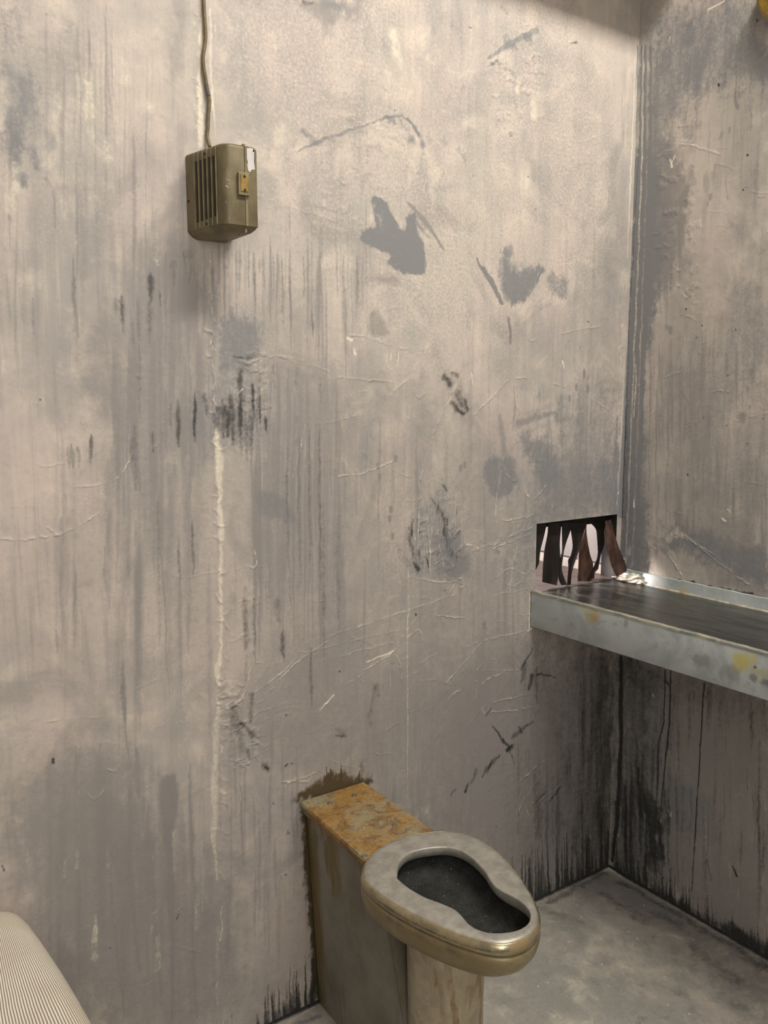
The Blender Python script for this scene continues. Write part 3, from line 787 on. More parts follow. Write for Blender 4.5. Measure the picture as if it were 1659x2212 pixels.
    # --- the raised cracks, scratches and flakes one can pick out
    big = (
        [(0, 1163), (70, 1164), (150, 1145), (215, 1105)], [(156, 1051), (210, 1048), (255, 1032), (290, 975)], [(85, 1155), (60, 1160)], [(362, 880), (345, 950), (325, 975)],
        [(75, 1000), (105, 1010), (140, 1000)], [(100, 1140), (115, 1150), (130, 1155)], [(225, 475), (270, 430), (310, 405)], [(275, 420), (300, 430), (320, 408)], [(280, 445), (310, 460), (318, 440)],
        [(520, 770), (530, 785), (550, 782), (560, 775)], [(512, 775), (540, 802), (555, 800)], [(575, 775), (600, 770)], [(512, 820), (505, 850), (525, 865), (528, 835)], [(470, 810), (500, 830)],
        [(500, 650), (560, 690), (600, 735)], [(600, 770), (640, 775), (660, 780)], [(757, 725), (800, 730), (850, 750), (910, 755), (940, 738)], [(910, 765), (945, 762)], [(745, 735), (768, 765)],
        [(838, 565), (850, 572), (862, 570)], [(880, 590), (910, 610), (965, 640)], [(980, 620), (995, 608)], [(600, 770), (690, 795), (720, 805)], [(690, 800), (715, 820)],
        [(720, 815), (790, 820), (850, 825)], [(840, 855), (870, 828), (890, 825)], [(895, 845), (905, 860), (918, 850)], [(1020, 900), (1060, 860), (1100, 820), (1140, 818)], [(980, 850), (950, 900), (930, 960), (905, 1060), (895, 1180)],
        [(700, 915), (740, 905), (770, 895)], [(730, 1030), (790, 1020), (850, 995)], [(660, 915), (645, 980), (628, 1060)], [(1085, 1000), (1075, 1060), (1070, 1120)], [(1078, 1005), (1100, 1030), (1115, 1040)],
        [(1130, 1050), (1145, 1080), (1158, 1075), (1180, 1050)], [(1165, 980), (1170, 1000)], [(1070, 1130), (1140, 1115), (1180, 1105)], [(1065, 1183), (1110, 1168), (1150, 1150)], [(1065, 1178), (1110, 1155), (1150, 1140)],
        [(1090, 1232), (1110, 1230), (1135, 1240)], [(1080, 1260), (1110, 1265), (1125, 1255)], [(1000, 1172), (1025, 1180), (1040, 1190)],
        [(880, 1245), (960, 1258), (1000, 1248)], [(985, 1250), (995, 1248), (1002, 1262), (995, 1270), (988, 1262)], [(985, 1255), (970, 1285)],
        [(680, 1383), (800, 1345), (900, 1312), (985, 1285)], [(640, 1412), (690, 1402), (780, 1380), (862, 1362)], [(730, 1420), (790, 1402), (850, 1388)], [(865, 1378), (890, 1350), (900, 1335)],
        [(600, 1470), (650, 1425), (712, 1383)], [(785, 1448), (820, 1428), (850, 1408), (862, 1395)], [(785, 1455), (770, 1465), (745, 1480)], [(858, 1415), (865, 1445), (870, 1470)], [(875, 1378), (905, 1362), (912, 1385)], [(868, 1468), (900, 1450)],
        [(928, 1330), (970, 1331), (1005, 1335)], [(930, 1320), (945, 1316)], [(960, 1325), (990, 1310)], [(962, 1475), (1000, 1435), (1045, 1385), (1070, 1378)], [(1010, 1395), (1070, 1378), (1140, 1362)],
        [(672, 1548), (690, 1530), (715, 1512), (725, 1490)], [(665, 1545), (672, 1552)], [(830, 1530), (850, 1528)], [(920, 1535), (935, 1525)], [(950, 1560), (968, 1535)], [(1028, 1470), (1030, 1530)], [(1040, 1480), (1060, 1465), (1090, 1452)],
        [(970, 1510), (985, 1495), (995, 1492)], [(1060, 1520), (1110, 1505), (1165, 1498)], [(1040, 1450), (1120, 1445)], [(1055, 1540), (1100, 1535), (1150, 1528)], [(1040, 1530), (1050, 1545), (1058, 1525)], [(908, 1490), (914, 1470)],
        [(480, 1525), (505, 1525), (530, 1498), (545, 1440), (570, 1430)], [(545, 1500), (600, 1460), (640, 1425)], [(500, 1640), (530, 1650), (545, 1640)], [(488, 1650), (510, 1660)], [(495, 1600), (520, 1590), (530, 1570)], [(490, 1585), (515, 1575)],
        [(560, 1540), (610, 1520), (632, 1520)], [(565, 1560), (620, 1540)], [(610, 1690), (650, 1680), (680, 1670)], [(618, 1692), (640, 1685), (665, 1688), (672, 1675)], [(470, 1240), (520, 1228), (570, 1222)], [(400, 1250), (450, 1238), (490, 1227)],
        [(515, 1300), (560, 1290), (572, 1278)], [(510, 1378), (550, 1365), (565, 1355)], [(525, 1220), (545, 1228), (555, 1215), (548, 1180)], [(588, 1040), (605, 1030)], [(1010, 1195), (1085, 1165)],
        [(95, 1560), (160, 1552), (225, 1548)], [(310, 1700), (340, 1695)], [(385, 1555), (400, 1560), (403, 1535)], [(230, 1660), (250, 1665), (258, 1652)], [(187, 1715), (205, 1725), (230, 1700)], [(378, 2040), (430, 2058)], [(380, 1970), (405, 1950)],
        [(1120, 1700), (1130, 1680), (1180, 1640)], [(1118, 1800), (1125, 1740), (1148, 1708)], [(1148, 1740), (1175, 1722), (1212, 1697)], [(1135, 1745), (1148, 1775), (1155, 1800)], [(620, 180), (700, 172)], [(720, 250), (740, 280), (790, 268), (830, 290)],
        [(800, 280), (815, 268), (855, 280)], [(640, 335), (690, 300), (765, 275)], [(832, 0), (838, 60), (832, 130)], [(1080, 200), (1095, 215)], [(1060, 128), (1105, 92)], [(1245, 310), (1300, 290), (1335, 255)], [(1165, 360), (1200, 358)],
        [(1230, 360), (1290, 348)], [(1185, 555), (1210, 565), (1260, 548)], [(1150, 580), (1170, 545)], [(1212, 720), (1260, 710), (1300, 706)], [(1280, 850), (1315, 900), (1330, 925)], [(1120, 700), (1145, 735), (1160, 730)],
        [(1208, 770), (1210, 790), (1222, 810)], [(1218, 770), (1220, 800)], [(1195, 830), (1225, 835), (1228, 815)], [(1060, 1290), (1130, 1275), (1150, 1280)], [(1145, 1270), (1143, 1320), (1142, 1370)], [(870, 1250), (885, 1250)],
        [(610, 440), (680, 465), (730, 480)], [(930, 500), (965, 470)], [(1118, 1180), (1105, 1240), (1102, 1290)], [(1160, 700), (1180, 695)])
    for pts in big:
        y = pts[0][1]
        K(list(pts), (.6 if y < 700 else 1.0) * B.rs.uniform(.8, 1.3), 1.0 if y < 700 else 1.25, 12, .28 if y < 1000 else .45)
    for pts, wd, v in ((((750, 730), (760, 735)), (3, 5), .95), (((765, 755), (768, 765)), (2, 4), .9), (((790, 1430), (848, 1408)), (2, 3), .8), (((1140, 1363), (1148, 1358)), (3, 5), .8), (((690, 1535), (722, 1500)), (2, 3), .7),
                       (((1144, 1280), (1143, 1360)), (1.5, 2), .6), (((525, 840), (515, 850)), (3, 2), .9), (((1215, 780), (1218, 795)), (3, 2), .7), (((985, 830), (980, 845)), (7, 5), .5), (((880, 1330), (880, 1500), (881, 1720)), (2.5, 3, 2), .38),
                       (((843, 1400), (843, 1640)), (2, 1.5), .28), (((905, 1110), (902, 1200), (906, 1235)), (2, 2.5, 2), .35), (((922, 1110), (928, 1170), (930, 1235)), (1.5, 2.5, 2), .40), (((882, 1230), (882, 1330)), (6, 4), .28),
                       (((1275, 1805), (1276, 1812)), (1.6, 2), .9), (((1258, 1858), (1256, 1878)), (1.5, 2), .9), (((1300, 1828), (1300, 1832)), (2, 2), .9), (((1312, 1845), (1312, 1850)), (2, 2), .8), (((1290, 1850), (1290, 1853)), (1.5, 1.5), .8),
                       (((860, 760), (858, 790)), (2, 3), .5), (((844, 765), (842, 778)), (2, 2), .7), (((1018, 805), (1022, 830)), (2, 2), .6)):
        S('pale', list(pts), list(wd), v, .6, 6)
    B.rand_cracks((460, 1250, 1300, 1800), 70, (18, 80), (.5, 1.3), (-.9, .3), .25)
    B.rand_cracks((500, 750, 1250, 1250), 46, (14, 60), (.4, 1.0), (-1.2, 1.0), .2)
    B.rand_cracks((0, 700, 460, 1500), 24, (20, 90), (.25, .7), (-.9, .2), .15)
    B.rand_cracks((0, 1500, 460, 2212), 16, (20, 80), (.25, .6), (-.9, .2), .12)
    B.rand_cracks((560, 0, 1340, 700), 60, (10, 46), (.4, 1.0), (-1.2, 1.2), .15)
    B.rand_cracks((1060, 130, 1160, 260), 24, (8, 30), (.6, 1.2), (-1.2, 1.2), .2)
    B.rand_cracks((1060, 1100, 1150, 1340), 20, (10, 50), (.5, 1.2), (-.8, .4), .3)
    B.rand_cracks((490, 1520, 560, 1660), 18, (12, 40), (.8, 1.8), (-.9, .7), .3)
    B.flakes((1050, 110, 1170, 260), 30, (5, 14))
    B.flakes((740, 240, 960, 420), 26, (5, 16), (.2, .6))
    B.flakes((680, 240, 820, 500), 40, (4, 14), (.2, .6))
    B.flakes((900, 1060, 1000, 1260), 40, (3, 9), (.4, 1.0))
    B.flakes((490, 760, 570, 900), 26, (4, 10), (.4, 1.2))
    B.flakes((480, 1480, 560, 1660), 26, (4, 12), (.4, 1.2))
    # --- brown damp round the toilet
    P('rust', [(640, 1732), (648, 1712), (690, 1680), (735, 1662), (770, 1668), (776, 1650), (786, 1668), (790, 1692), (720, 1706)], .62, 8, 16)
    P('rust', [(652, 1722), (690, 1702), (790, 1684), (792, 1700), (700, 1725)], .8, 7, 12)
    P('rust', [(654, 1750), (672, 1760), (690, 1900), (700, 2168), (686, 2172), (664, 1950), (652, 1830)], .85, 6, 10)
    for i in range(9):
        x = B.rs.uniform(700, 786)
        S('rust', [(x, 1690), (x, 1690 - B.rs.uniform(14, 44))], [5, 1.5], .7, .9, 8)
    S('grime_shade', [(672, 2040), (684, 2140)], [10, 16], .5, .95, 12)
    # general relief of the trowelled coat
    U, V = B.U, B.V
    B.ch['h'] += .0016 * (fbm(U * 3, V * 3, 300, 3) - .5) + .0010 * (fbm(U * 14, V * 10, 310, 4) - .5)
    tex = sstep(.52, .66, fbm(U * 5, V * 5, 320, 4))
    B.ch['h'] += .0007 * tex * (fbm(U * 90, V * 90, 330, 3) - .5)
    # black dirt packed into the joint with the floor
    B.ch['grime_shade'] = np.maximum(B.ch['grime_shade'], .95 * sstep(.009, .005, V))
    B.ch['wet'] = np.clip(B.ch['grime_shade'] * .5 + B.ch['damp_shade'] * .3, 0, 1)
    # settle to the plane where the wall meets its neighbours and round the hatch
    e = np.minimum(np.minimum(V / .006, -U / .006 + .0), 1)
    inx = np.maximum(np.maximum(OX0 - U, U - OX1), np.maximum(OZ0 - V, V - OZ1))
    e = np.minimum(e, np.clip(inx / .004, 0, 1))
    B.ch['h'] = np.maximum(B.ch['h'], -.001) * np.clip(e, 0, 1)


paint_back(B)
TW = 0.05
rv = [(OX0, 0, OZ0), (OX1, 0, OZ0), (OX1, 0, OZ1), (OX0, 0, OZ1), (OX0, TW, OZ0), (OX1, TW, OZ0), (OX1, TW, OZ1), (OX0, TW, OZ1),
      (-2.6, TW, 0), (0, TW, 0), (0, TW, 4.3), (-2.6, TW, 4.3), (-2.6, 0, 0), (0, 0, 0), (0, 0, 4.3), (-2.6, 0, 4.3)]
rq = [(0, 4, 5, 1), (1, 5, 6, 2), (2, 6, 7, 3), (3, 7, 4, 0), (8, 9, 5, 4), (9, 10, 6, 5), (10, 11, 7, 6), (11, 8, 4, 7), (12, 13, 9, 8), (15, 11, 10, 14), (12, 8, 11, 15), (13, 14, 10, 9)]
wb = struct(link('wall_back', B.mesh('wall_back', -1, [(OX0, OX1, OZ0, OZ1)], (rv, rq)), M_wall))
wb.data.materials.append(M_black)
for k in (1, 2, 3):
    wb.data.polygons[len(wb.data.polygons) - len(rq) + k].material_index = 1  # top and both sides of the hatch reveal coloured black

# ------------------------------------------------------------------ setting: right wall (runs on behind the hatch)
us = span(-2.6, -0.62, 0.02, 0.75, .0019, .05)
us = np.unique(np.round(np.append(us, [0.0]), 6))
vs = span(0.0, 0.0, 2.40, 4.3, .0019, .06)
R = Surf(us, vs, 0, 0.0, 1, 2, 23)


def paint_right(R):
    S, P, K = R.stroke, R.poly, R.crack
    P('wash', [(1385, 110), (1450, 20), (1659, 0), (1659, 170), (1560, 200), (1480, 230), (1440, 330), (1400, 420), (1375, 420)], .55, 30, 40)  # grey wash, also painting the dim zone round the yellow fixture
    P('wash', [(1365, 380), (1420, 330), (1440, 480), (1420, 640), (1400, 760), (1355, 900), (1352, 700)], .8, 16, 24)
    P('damp_shade', [(1420, 300), (1470, 340), (1490, 440), (1470, 520), (1440, 620), (1425, 560), (1430, 430)], .75, 14, 24)
    P('damp_shade', [(1360, 880), (1500, 700), (1659, 640), (1659, 1200), (1400, 1100)], .36, 60, 50)
    P('wash', [(1560, 780), (1610, 600), (1659, 620), (1659, 860), (1600, 880)], .32, 30, 40)
    P('wash', [(1500, 980), (1659, 950), (1659, 1080), (1520, 1060)], .20, 30, 40)
    P('wash', [(1430, 1140), (1450, 1130), (1520, 1140), (1580, 1165), (1659, 1180), (1659, 1260), (1580, 1240), (1480, 1200), (1420, 1190)], .62, 14, 20)
    P('wash', [(1340, 950), (1370, 950), (1380, 1230), (1345, 1225)], .82, 10, 12)
    P('damp_shade', [(1450, 820), (1530, 760), (1560, 900), (1500, 960), (1450, 900)], .45, 24, 30)
    for pts, wd, v in ((((1530, 60), (1525, 130), (1500, 190)), (10, 14, 8), .6), (((1600, 100), (1659, 150)), (30, 40), .45), (((1585, 20), (1595, 50)), (16, 14), .5), (((1640, 20), (1655, 70)), (40, 50), .4),
                       (((1590, 200), (1592, 235)), (5, 9), .75), (((1575, 280), (1574, 290)), (6, 5), .6), (((1560, 290), (1556, 300)), (8, 8), .5)):
        S('damp_shade', list(pts), list(wd), v, .9, 14)  # the broad upper strokes paint the fixture's soft shadow into the wall
    for x, y, r, v in ((1535, 425, 9, .6), (1545, 360, 7, .5), (1530, 440, 6, .5), (1470, 430, 8, .6), (1484, 410, 10, .5), (1480, 440, 10, .5), (1448, 713, 9, .75), (1440, 708, 8, .5),
                       (1604, 903, 13, .6), (1520, 902, 4, .8), (1533, 905, 10, .5), (1622, 805, 9, .6), (1616, 840, 6, .6), (1598, 820, 3, .7), (1620, 880, 5, .5), (1648, 905, 3, .8), (1570, 920, 3, .7), (1614, 958, 4, .7),
                       (1505, 1070, 14, .45), (1460, 1110, 10, .4), (1572, 810, 4, .6), (1490, 520, 6, .5), (1505, 730, 4, .5), (1490, 640, 3, .7), (1485, 500, 6, .5), (1610, 160, 10, .3), (1540, 380, 12, .4), (1555, 165, 8, .5)):
        S('damp_shade', [(x, y - r * .3), (x, y + r * .4)], [r, r * .8], v, .7, 5)
        if r < 5:
            S('grime_shade', [(x, y)], r * .6, .7, .6, 1)
    for x, y, r in ((1614, 335, 3), (1552, 183, 4), (1635, 44, 3), (1481, 668, 2.4), (1589, 712, 2), (1485, 1026, 2.5), (1604, 410, 2), (1516, 703, 2)):
        S('grime_shade', [(x, y - 1), (x + 1, y + 1)], r, .95, .5, 2)
    R.streaks('damp_shade', (1400, 400, 1480, 560), 30, (50, 190), (3, 7), .55, .85, 8)
    R.streaks('damp_shade', (1380, 700, 1659, 900), 44, (60, 260), (2, 7), .42, .85, 8)
    R.streaks('damp_shade', (1500, 60, 1659, 420), 18, (60, 200), (3, 8), .38, .9, 10)
    R.streaks('pale', (1420, 560, 1659, 900), 12, (60, 200), (3, 7), .18, .95, 10)
    R.streaks('damp_shade', (1380, 960, 1659, 1100), 34, (50, 160), (2, 6), .48, .85, 8)
    R.blotches('damp_shade', (1430, 380, 1500, 620), 26, (4, 12), .55, .9, 12)
    R.blotches('damp_shade', (1560, 330, 1650, 460), 16, (4, 10), .35, .9, 12)
    R.blotches('wash', (1400, 60, 1659, 330), 16, (14, 40), .34, .98, 40)
    # lines of trowelled blue plaster in the corner
    for dx, wd, ch, v in ((6, 4, 'wash', .95), (12, 4, 'pale', .44), (18, 5, 'wash', .85), (26, 3, 'pale', .30), (34, 6, 'wash', .6)):
        S(ch, [(1382 + dx * .7, 100), (1376 + dx * .8, 380), (1354 + dx, 850), (1340 + dx, 1220)], [wd * .6, wd, wd, wd], v, .7, 8)
    S('pale', [(1372, 790), (1374, 830), (1368, 900)], [2, 5, 2], .5, .8, 8)
    S('grime_shade', [(1381, 300), (1374, 430), (1360, 690), (1352, 900), (1344, 1120)], [1.2, 1.6, 1.6, 2, 2], .6, .7, 5)
    P('wash', [(1340, 780), (1385, 780), (1400, 1230), (1338, 1225)], .6, 10, 16)
    P('grime_shade', [(1338, 900), (1360, 900), (1358, 1230), (1334, 1225)], .30, 8, 12)
    P('grime_shade', [(1394, 1716), (1410, 1712), (1424, 1770), (1434, 1850), (1420, 1874), (1400, 1862), (1400, 1800)], .72, 9, 18)
    P('grime_shade', [(1338, 1420), (1400, 1450), (1420, 1700), (1410, 1920), (1318, 1870)], .42, 26, 40)
    P('grime_shade', [(1338, 1420), (1659, 1510), (1659, 1560), (1340, 1470)], .35, 24, 30)  # dark strip following the underside of the shelf
    P('pale', [(1590, 1700), (1610, 1720), (1600, 1800), (1570, 1890), (1560, 1840)], .16, 8, 14)
    # below the shelf: overall darkening, black runs, drips
    P('damp_shade', [(1340, 1400), (1659, 1500), (1659, 2070), (1500, 1975), (1315, 1875)], .72, 30, 30)
    P('wash', [(1345, 1440), (1440, 1480), (1460, 1640), (1480, 1800), (1420, 1900), (1330, 1850)], .55, 40, 40)
    P('wash', [(1440, 1690), (1500, 1700), (1560, 1780), (1540, 1830), (1460, 1780)], .45, 16, 20)
    S('grime_shade', [(1342, 1420), (1341, 1600), (1334, 1760), (1322, 1860)], [7, 8, 9, 5], .95, .7, 8)
    for pts, wd, v in ((((1378, 1660), (1384, 1760)), (4, 9), .8), (((1398, 1730), (1404, 1800), (1410, 1850)), (3, 8, 6), .6), (((1392, 1720), (1400, 1760)), (6, 10), .9), (((1424, 1780), (1432, 1850)), (8, 10), .8), (((1395, 1850), (1392, 1900)), (6, 6), .8),
                       (((1350, 1700), (1352, 1880)), (7, 8), .6), (((1365, 1680), (1360, 1860)), (4, 6), .5), (((1580, 2010), (1659, 2060)), (22, 40), .8), (((1440, 1940), (1600, 2030)), (14, 26), .5),
                       (((1583, 1872), (1590, 1892)), (3, 5), .95), (((1580, 1995), (1600, 2020)), (14, 20), .6), (((1640, 1600), (1640, 1980)), (5, 7), .35), (((1530, 1860), (1535, 1900)), (8, 8), .35)):
        S('grime_shade', list(pts), list(wd), v, .8, 9)
    R.streaks('grime_shade', (1340, 1560, 1470, 1760), 44, (60, 200), (3, 8), .42, .9, 8)
    R.streaks('grime_shade', (1470, 1640, 1659, 1850), 40, (60, 200), (2, 6), .32, .85, 8)
    R.streaks('pale', (1440, 1650, 1659, 1900), 26, (30, 150), (3, 8), .22, .9, 9)
    R.streaks('grime_shade', (1340, 1440, 1659, 1560), 30, (60, 160), (3, 9), .26, .9, 8)
    for i in range(130):
        x = R.rs.uniform(1320, 1659)
        yb = 1873 + .584 * (x - 1313) + 4
        hgt = 14 + 70 * R.rs.rand() ** 1.6
        S('grime_shade', [(x, yb), (x, yb - hgt * .5), (x, yb - hgt)], [5 + 4 * R.rs.rand(), 3.5, 1], .8 * R.rs.uniform(.4, 1), .85, 8)
    for pts, wd in ((((1437, 1448), (1434, 1560), (1424, 1600), (1421, 1690), (1418, 1740)), (2.2, 2, 2, 1.6, 1)), (((1449, 1448), (1446, 1560), (1434, 1680), (1428, 1740), (1422, 1800)), (2.4, 2.6, 1.8, 1.6, 1)),
                    (((1521, 1476), (1514, 1600), (1508, 1700), (1502, 1800), (1497, 1880), (1494, 1925)), (2.2, 2.2, 2, 1.8, 1.6, 1))):
        S('grime_shade', list(pts), list(wd), 1.0, .4, 4)
    S('grime_shade', [(1441, 1475), (1446, 1482)], [5, 3], .8, .6, 5)
    for pts, wd in ((((1443, 1750), (1446, 1760)), (1.5, 2.5)), (((1450, 1755), (1449, 1765)), (1.5, 2)), (((1336, 1800), (1336, 1808)), (1.5, 1.8)), (((1330, 1832), (1330, 1835)), (1.8, 1.8)), (((1447, 80), (1446, 92)), (1.6, 1.4)), (((1530, 20), (1565, 3)), (3, 2)),
                    (((1447, 345), (1452, 360)), (3, 4)), (((1452, 350), (1458, 335)), (2, 2)), (((1470, 310), (1500, 312)), (1.2, 1)), (((1410, 1500), (1412, 1505)), (2, 2)), (((1560, 1120), (1568, 1127)), (2, 2)), (((1572, 1100), (1578, 1108)), (1.5, 2)),
                    (((1370, 1080), (1369, 1095)), (1.5, 2.5))):
        S('pale', list(pts), list(wd), .85, .6, 5)
    S('pale', [(1440, 1160), (1465, 1150), (1490, 1165)], [16, 22, 10], .4, .95, 30)
    S('pale', [(1440, 1180), (1460, 1210), (1475, 1240)], [12, 10, 6], .3, .95, 20)
    for pts in ([(1480, 1155), (1520, 1190), (1570, 1230), (1630, 1270)], [(1500, 1175), (1545, 1200), (1552, 1208)], [(1445, 1200), (1465, 1230), (1475, 1245)], [(1455, 310), (1500, 315), (1560, 335)], [(1415, 360), (1430, 340)], [(1410, 440), (1432, 415)],
                [(1420, 830), (1450, 810), (1475, 802)], [(1490, 800), (1515, 790)], [(1550, 1110), (1565, 1128), (1580, 1120), (1575, 1095)], [(1440, 560), (1460, 580), (1475, 575)], [(1445, 590), (1480, 580)], [(1545, 485), (1580, 490)], [(1515, 740), (1530, 738)],
                [(1540, 760), (1560, 760)], [(1400, 320), (1410, 300)], [(1395, 1170), (1420, 1190)], [(1630, 420), (1655, 424)], [(1405, 660), (1430, 640)]):
        K(pts, .9 * R.rs.uniform(.5, 1.2), 1.2, 10, .35)
    R.rand_cracks((1380, 250, 1659, 1150), 50, (10, 50), (.4, 1.1), (-1.2, 1.2), .2)
    R.rand_cracks((1345, 1460, 1659, 1900), 26, (10, 40), (.4, .9), (-1.2, 1.2), .1)
    R.flakes((1420, 300, 1500, 640), 40, (4, 11), (.3, .9))
    # ragged grime over the shelf's upstand
    for i in range(46):
        x = 1366 + 300 * R.rs.rand()
        y = 1233 + .19 * (x - 1366)
        S('grime_shade', [(x - 8, y + 2), (x + 8, y + 3)], [4, 3 + 5 * R.rs.rand()], .75 * R.rs.uniform(.4, 1), .8, 10)
    U, V = R.U, R.V
    R.ch['h'] += .0016 * (fbm(U * 3, V * 3, 400, 3) - .5) + .0010 * (fbm(U * 14, V * 10, 410, 4) - .5)
    # a soft fillet of plaster in the corner
    R.ch['grime_shade'] = np.maximum(R.ch['grime_shade'], .95 * sstep(.009, .005, V))
    R.ch['wet'] = np.clip(R.ch['grime_shade'] * .6 + R.ch['damp_shade'] * .35 + R.ch['wash'] * .5, 0, 1)
    behind = sstep(.0, .004, U)
    for k in R.ch:
        if k != 'h':
            R.ch[k] *= (1 - behind)
    e = np.clip(np.minimum(V / .006, np.abs(U) / .006), 0, 1)
    shelf = (V > .765) & (V < .89)
    R.ch['h'] = np.where(shelf, np.minimum(R.ch['h'], .0008), R.ch['h'])
    R.ch['h'] = np.maximum(R.ch['h'], -.001) * e * (1 - behind)


paint_right(R)
rv = [(.05, -2.6, 0), (.05, .75, 0), (.05, .75, 4.3), (.05, -2.6, 4.3), (0, -2.6, 0), (0, .75, 0), (0, .75, 4.3), (0, -2.6, 4.3)]
rq = [(0, 1, 2, 3), (4, 5, 1, 0), (7, 3, 2, 6), (4, 0, 3, 7), (5, 6, 2, 1)]
struct(link('wall_right', R.mesh('wall_right', -1, (), (rv, rq)), M_right))

# ------------------------------------------------------------------ setting: floor
us = span(-2.6, -1.2, 0.0, 0.0, .004, .06)
vs = span(-2.6, -1.0, 0.0, 0.0, .004, .06)
F = Surf(us, vs, 2, 0.0, 0, 1, 37)


def paint_floor(F):
    S, P = F.stroke, F.poly
    P('damp_shade', [(1240, 1912), (1313, 1880), (1480, 1980), (1659, 2080), (1659, 2110), (1500, 2040), (1330, 1960), (1250, 1940)], .55, 16, 20)
    for pts, wd, v in ((((1180, 1950), (1310, 1885)), (14, 12), .5), (((1340, 1905), (1480, 1985), (1659, 2090)), (14, 22, 26), .55), (((1300, 1930), (1400, 1990)), (26, 34), .4), (((1420, 1975), (1470, 2000)), (26, 22), .45), (((1160, 1960), (1250, 1990)), (20, 24), .35),
                       (((1395, 2038), (1420, 2018)), (2.5, 3), .7), (((1500, 2050), (1600, 2120)), (30, 40), .35), (((1560, 2150), (1659, 2200)), (30, 30), .2)):
        S('grime_shade', list(pts), list(wd), v, .97, 30)
    F.blotches('grime_shade', (1160, 1920, 1659, 2212), 60, (6, 26), .26, .98, 30, .4)
    F.blotches('pale', (1150, 1960, 1600, 2212), 46, (5, 30), .26, .98, 40, .4)
    F.blotches('damp_shade', (1150, 1950, 1659, 2212), 40, (10, 34), .3, .98, 40, .4)
    S('pale', [(1297, 1884), (1316, 1877), (1340, 1893)], [3, 7, 3], .55, .8, 9)
    S('pale', [(1440, 2120), (1520, 2160), (1600, 2212)], [24, 40, 50], .3, .98, 50)
    S('pale', [(1370, 2090), (1450, 2110)], [16, 20], .25, .98, 50)
    S('pale', [(1230, 2120), (1330, 2090), (1420, 2060)], [30, 40, 20], .25, .98, 50)
    S('pale', [(1420, 2020), (1500, 2030)], [8, 10], .35, .95, 30)
    S('pale', [(622, 2208), (678, 2175)], [5, 4], .5, .7, 6)
    S('wash', [(640, 2212), (690, 2195)], [14, 12], .6, .9, 10)
    for (x, y) in ((1255, 1980), (1160, 2008), (1300, 2083), (1375, 2027), (1160, 2130), (1228, 2035), (1180, 2122), (1355, 2012), (1440, 2170), (1490, 2190), (1390, 1955)):
        S('pale', [(x, y), (x + 3, y + 1)], [2, 2], .9, .5, 3)
    for i in range(16):
        x, y = F.rs.uniform(1100, 1500), F.rs.uniform(2000, 2212)
        a, L = F.rs.uniform(.2, 1.4), F.rs.uniform(20, 90)
        S('pale', [(x, y), (x + L * math.cos(a), y + L * math.sin(a))], .9, .35, .6, 2)
    U, V = F.U, F.V
    F.ch['h'] += .0008 * (fbm(U * 8, V * 8, 500, 4) - .5) + .0005 * (fbm(U * 60, V * 60, 510, 3) - .5)
    S('h', [(1297, 1884), (1316, 1876), (1345, 1896)], [2, 6, 3], .003, .8, 6, add=True)
    jn = np.minimum(-U, -V)
    F.ch['grime_shade'] = np.maximum(F.ch['grime_shade'], .8 * sstep(.007, .003, jn) * (np.hypot(U, V) > .03))
    e = np.clip(jn / .003, 0, 1)
    F.ch['h'] = np.maximum(F.ch['h'], -.0008) * e


paint_floor(F)
rv = [(-2.6, -2.6, 0), (0, -2.6, 0), (0, 0, 0), (-2.6, 0, 0), (-2.6, -2.6, -.05), (0, -2.6, -.05), (0, 0, -.05), (-2.6, 0, -.05)]
rq = [(4, 7, 6, 5), (0, 4, 5, 1), (1, 5, 6, 2), (2, 6, 7, 3), (3, 7, 4, 0)]
struct(link('floor', F.mesh('floor', 1, (), (rv, rq)), M_floor))
bm = bmesh.new()
add_box(bm, (-2.65, -2.6, 0), (-2.6, 0.05, 4.3))
struct(obj('wall_left', bm, M_wall))
bm = bmesh.new()
add_box(bm, (-2.65, -2.65, 0), (0.05, -2.6, 4.3))
struct(obj('wall_front', bm, M_wall))
bm = bmesh.new()
add_box(bm, (-2.65, -2.65, 4.3), (0.05, 0.75, 4.35))
struct(obj('ceiling', bm, M_ceil))
# ledge of the ceiling along the back wall: its edge throws the shadow in the upper corner
bm = bmesh.new()
add_box(bm, (-2.6, -0.215, 2.411), (0, -0.0015, 2.49))
struct(obj('trim_1', bm, M_ceil))
# the passage behind the hatch
bm = bmesh.new()
add_box(bm, (-0.62, 0.05, 0.70), (-0.57, 0.75, 1.42))
add_box(bm, (-0.57, 0.70, 0.70), (0.0, 0.75, 1.42))
add_box(bm, (-0.62, 0.05, 1.42), (0.0, 0.75, 1.47))
struct(obj('wall_passage', bm, M_pass))
bm = bmesh.new()
add_box(bm, (-0.004, 0.052, 0.886), (0.0, 0.70, 1.42))
struct(obj('wall_passage_side', bm, M_pass))


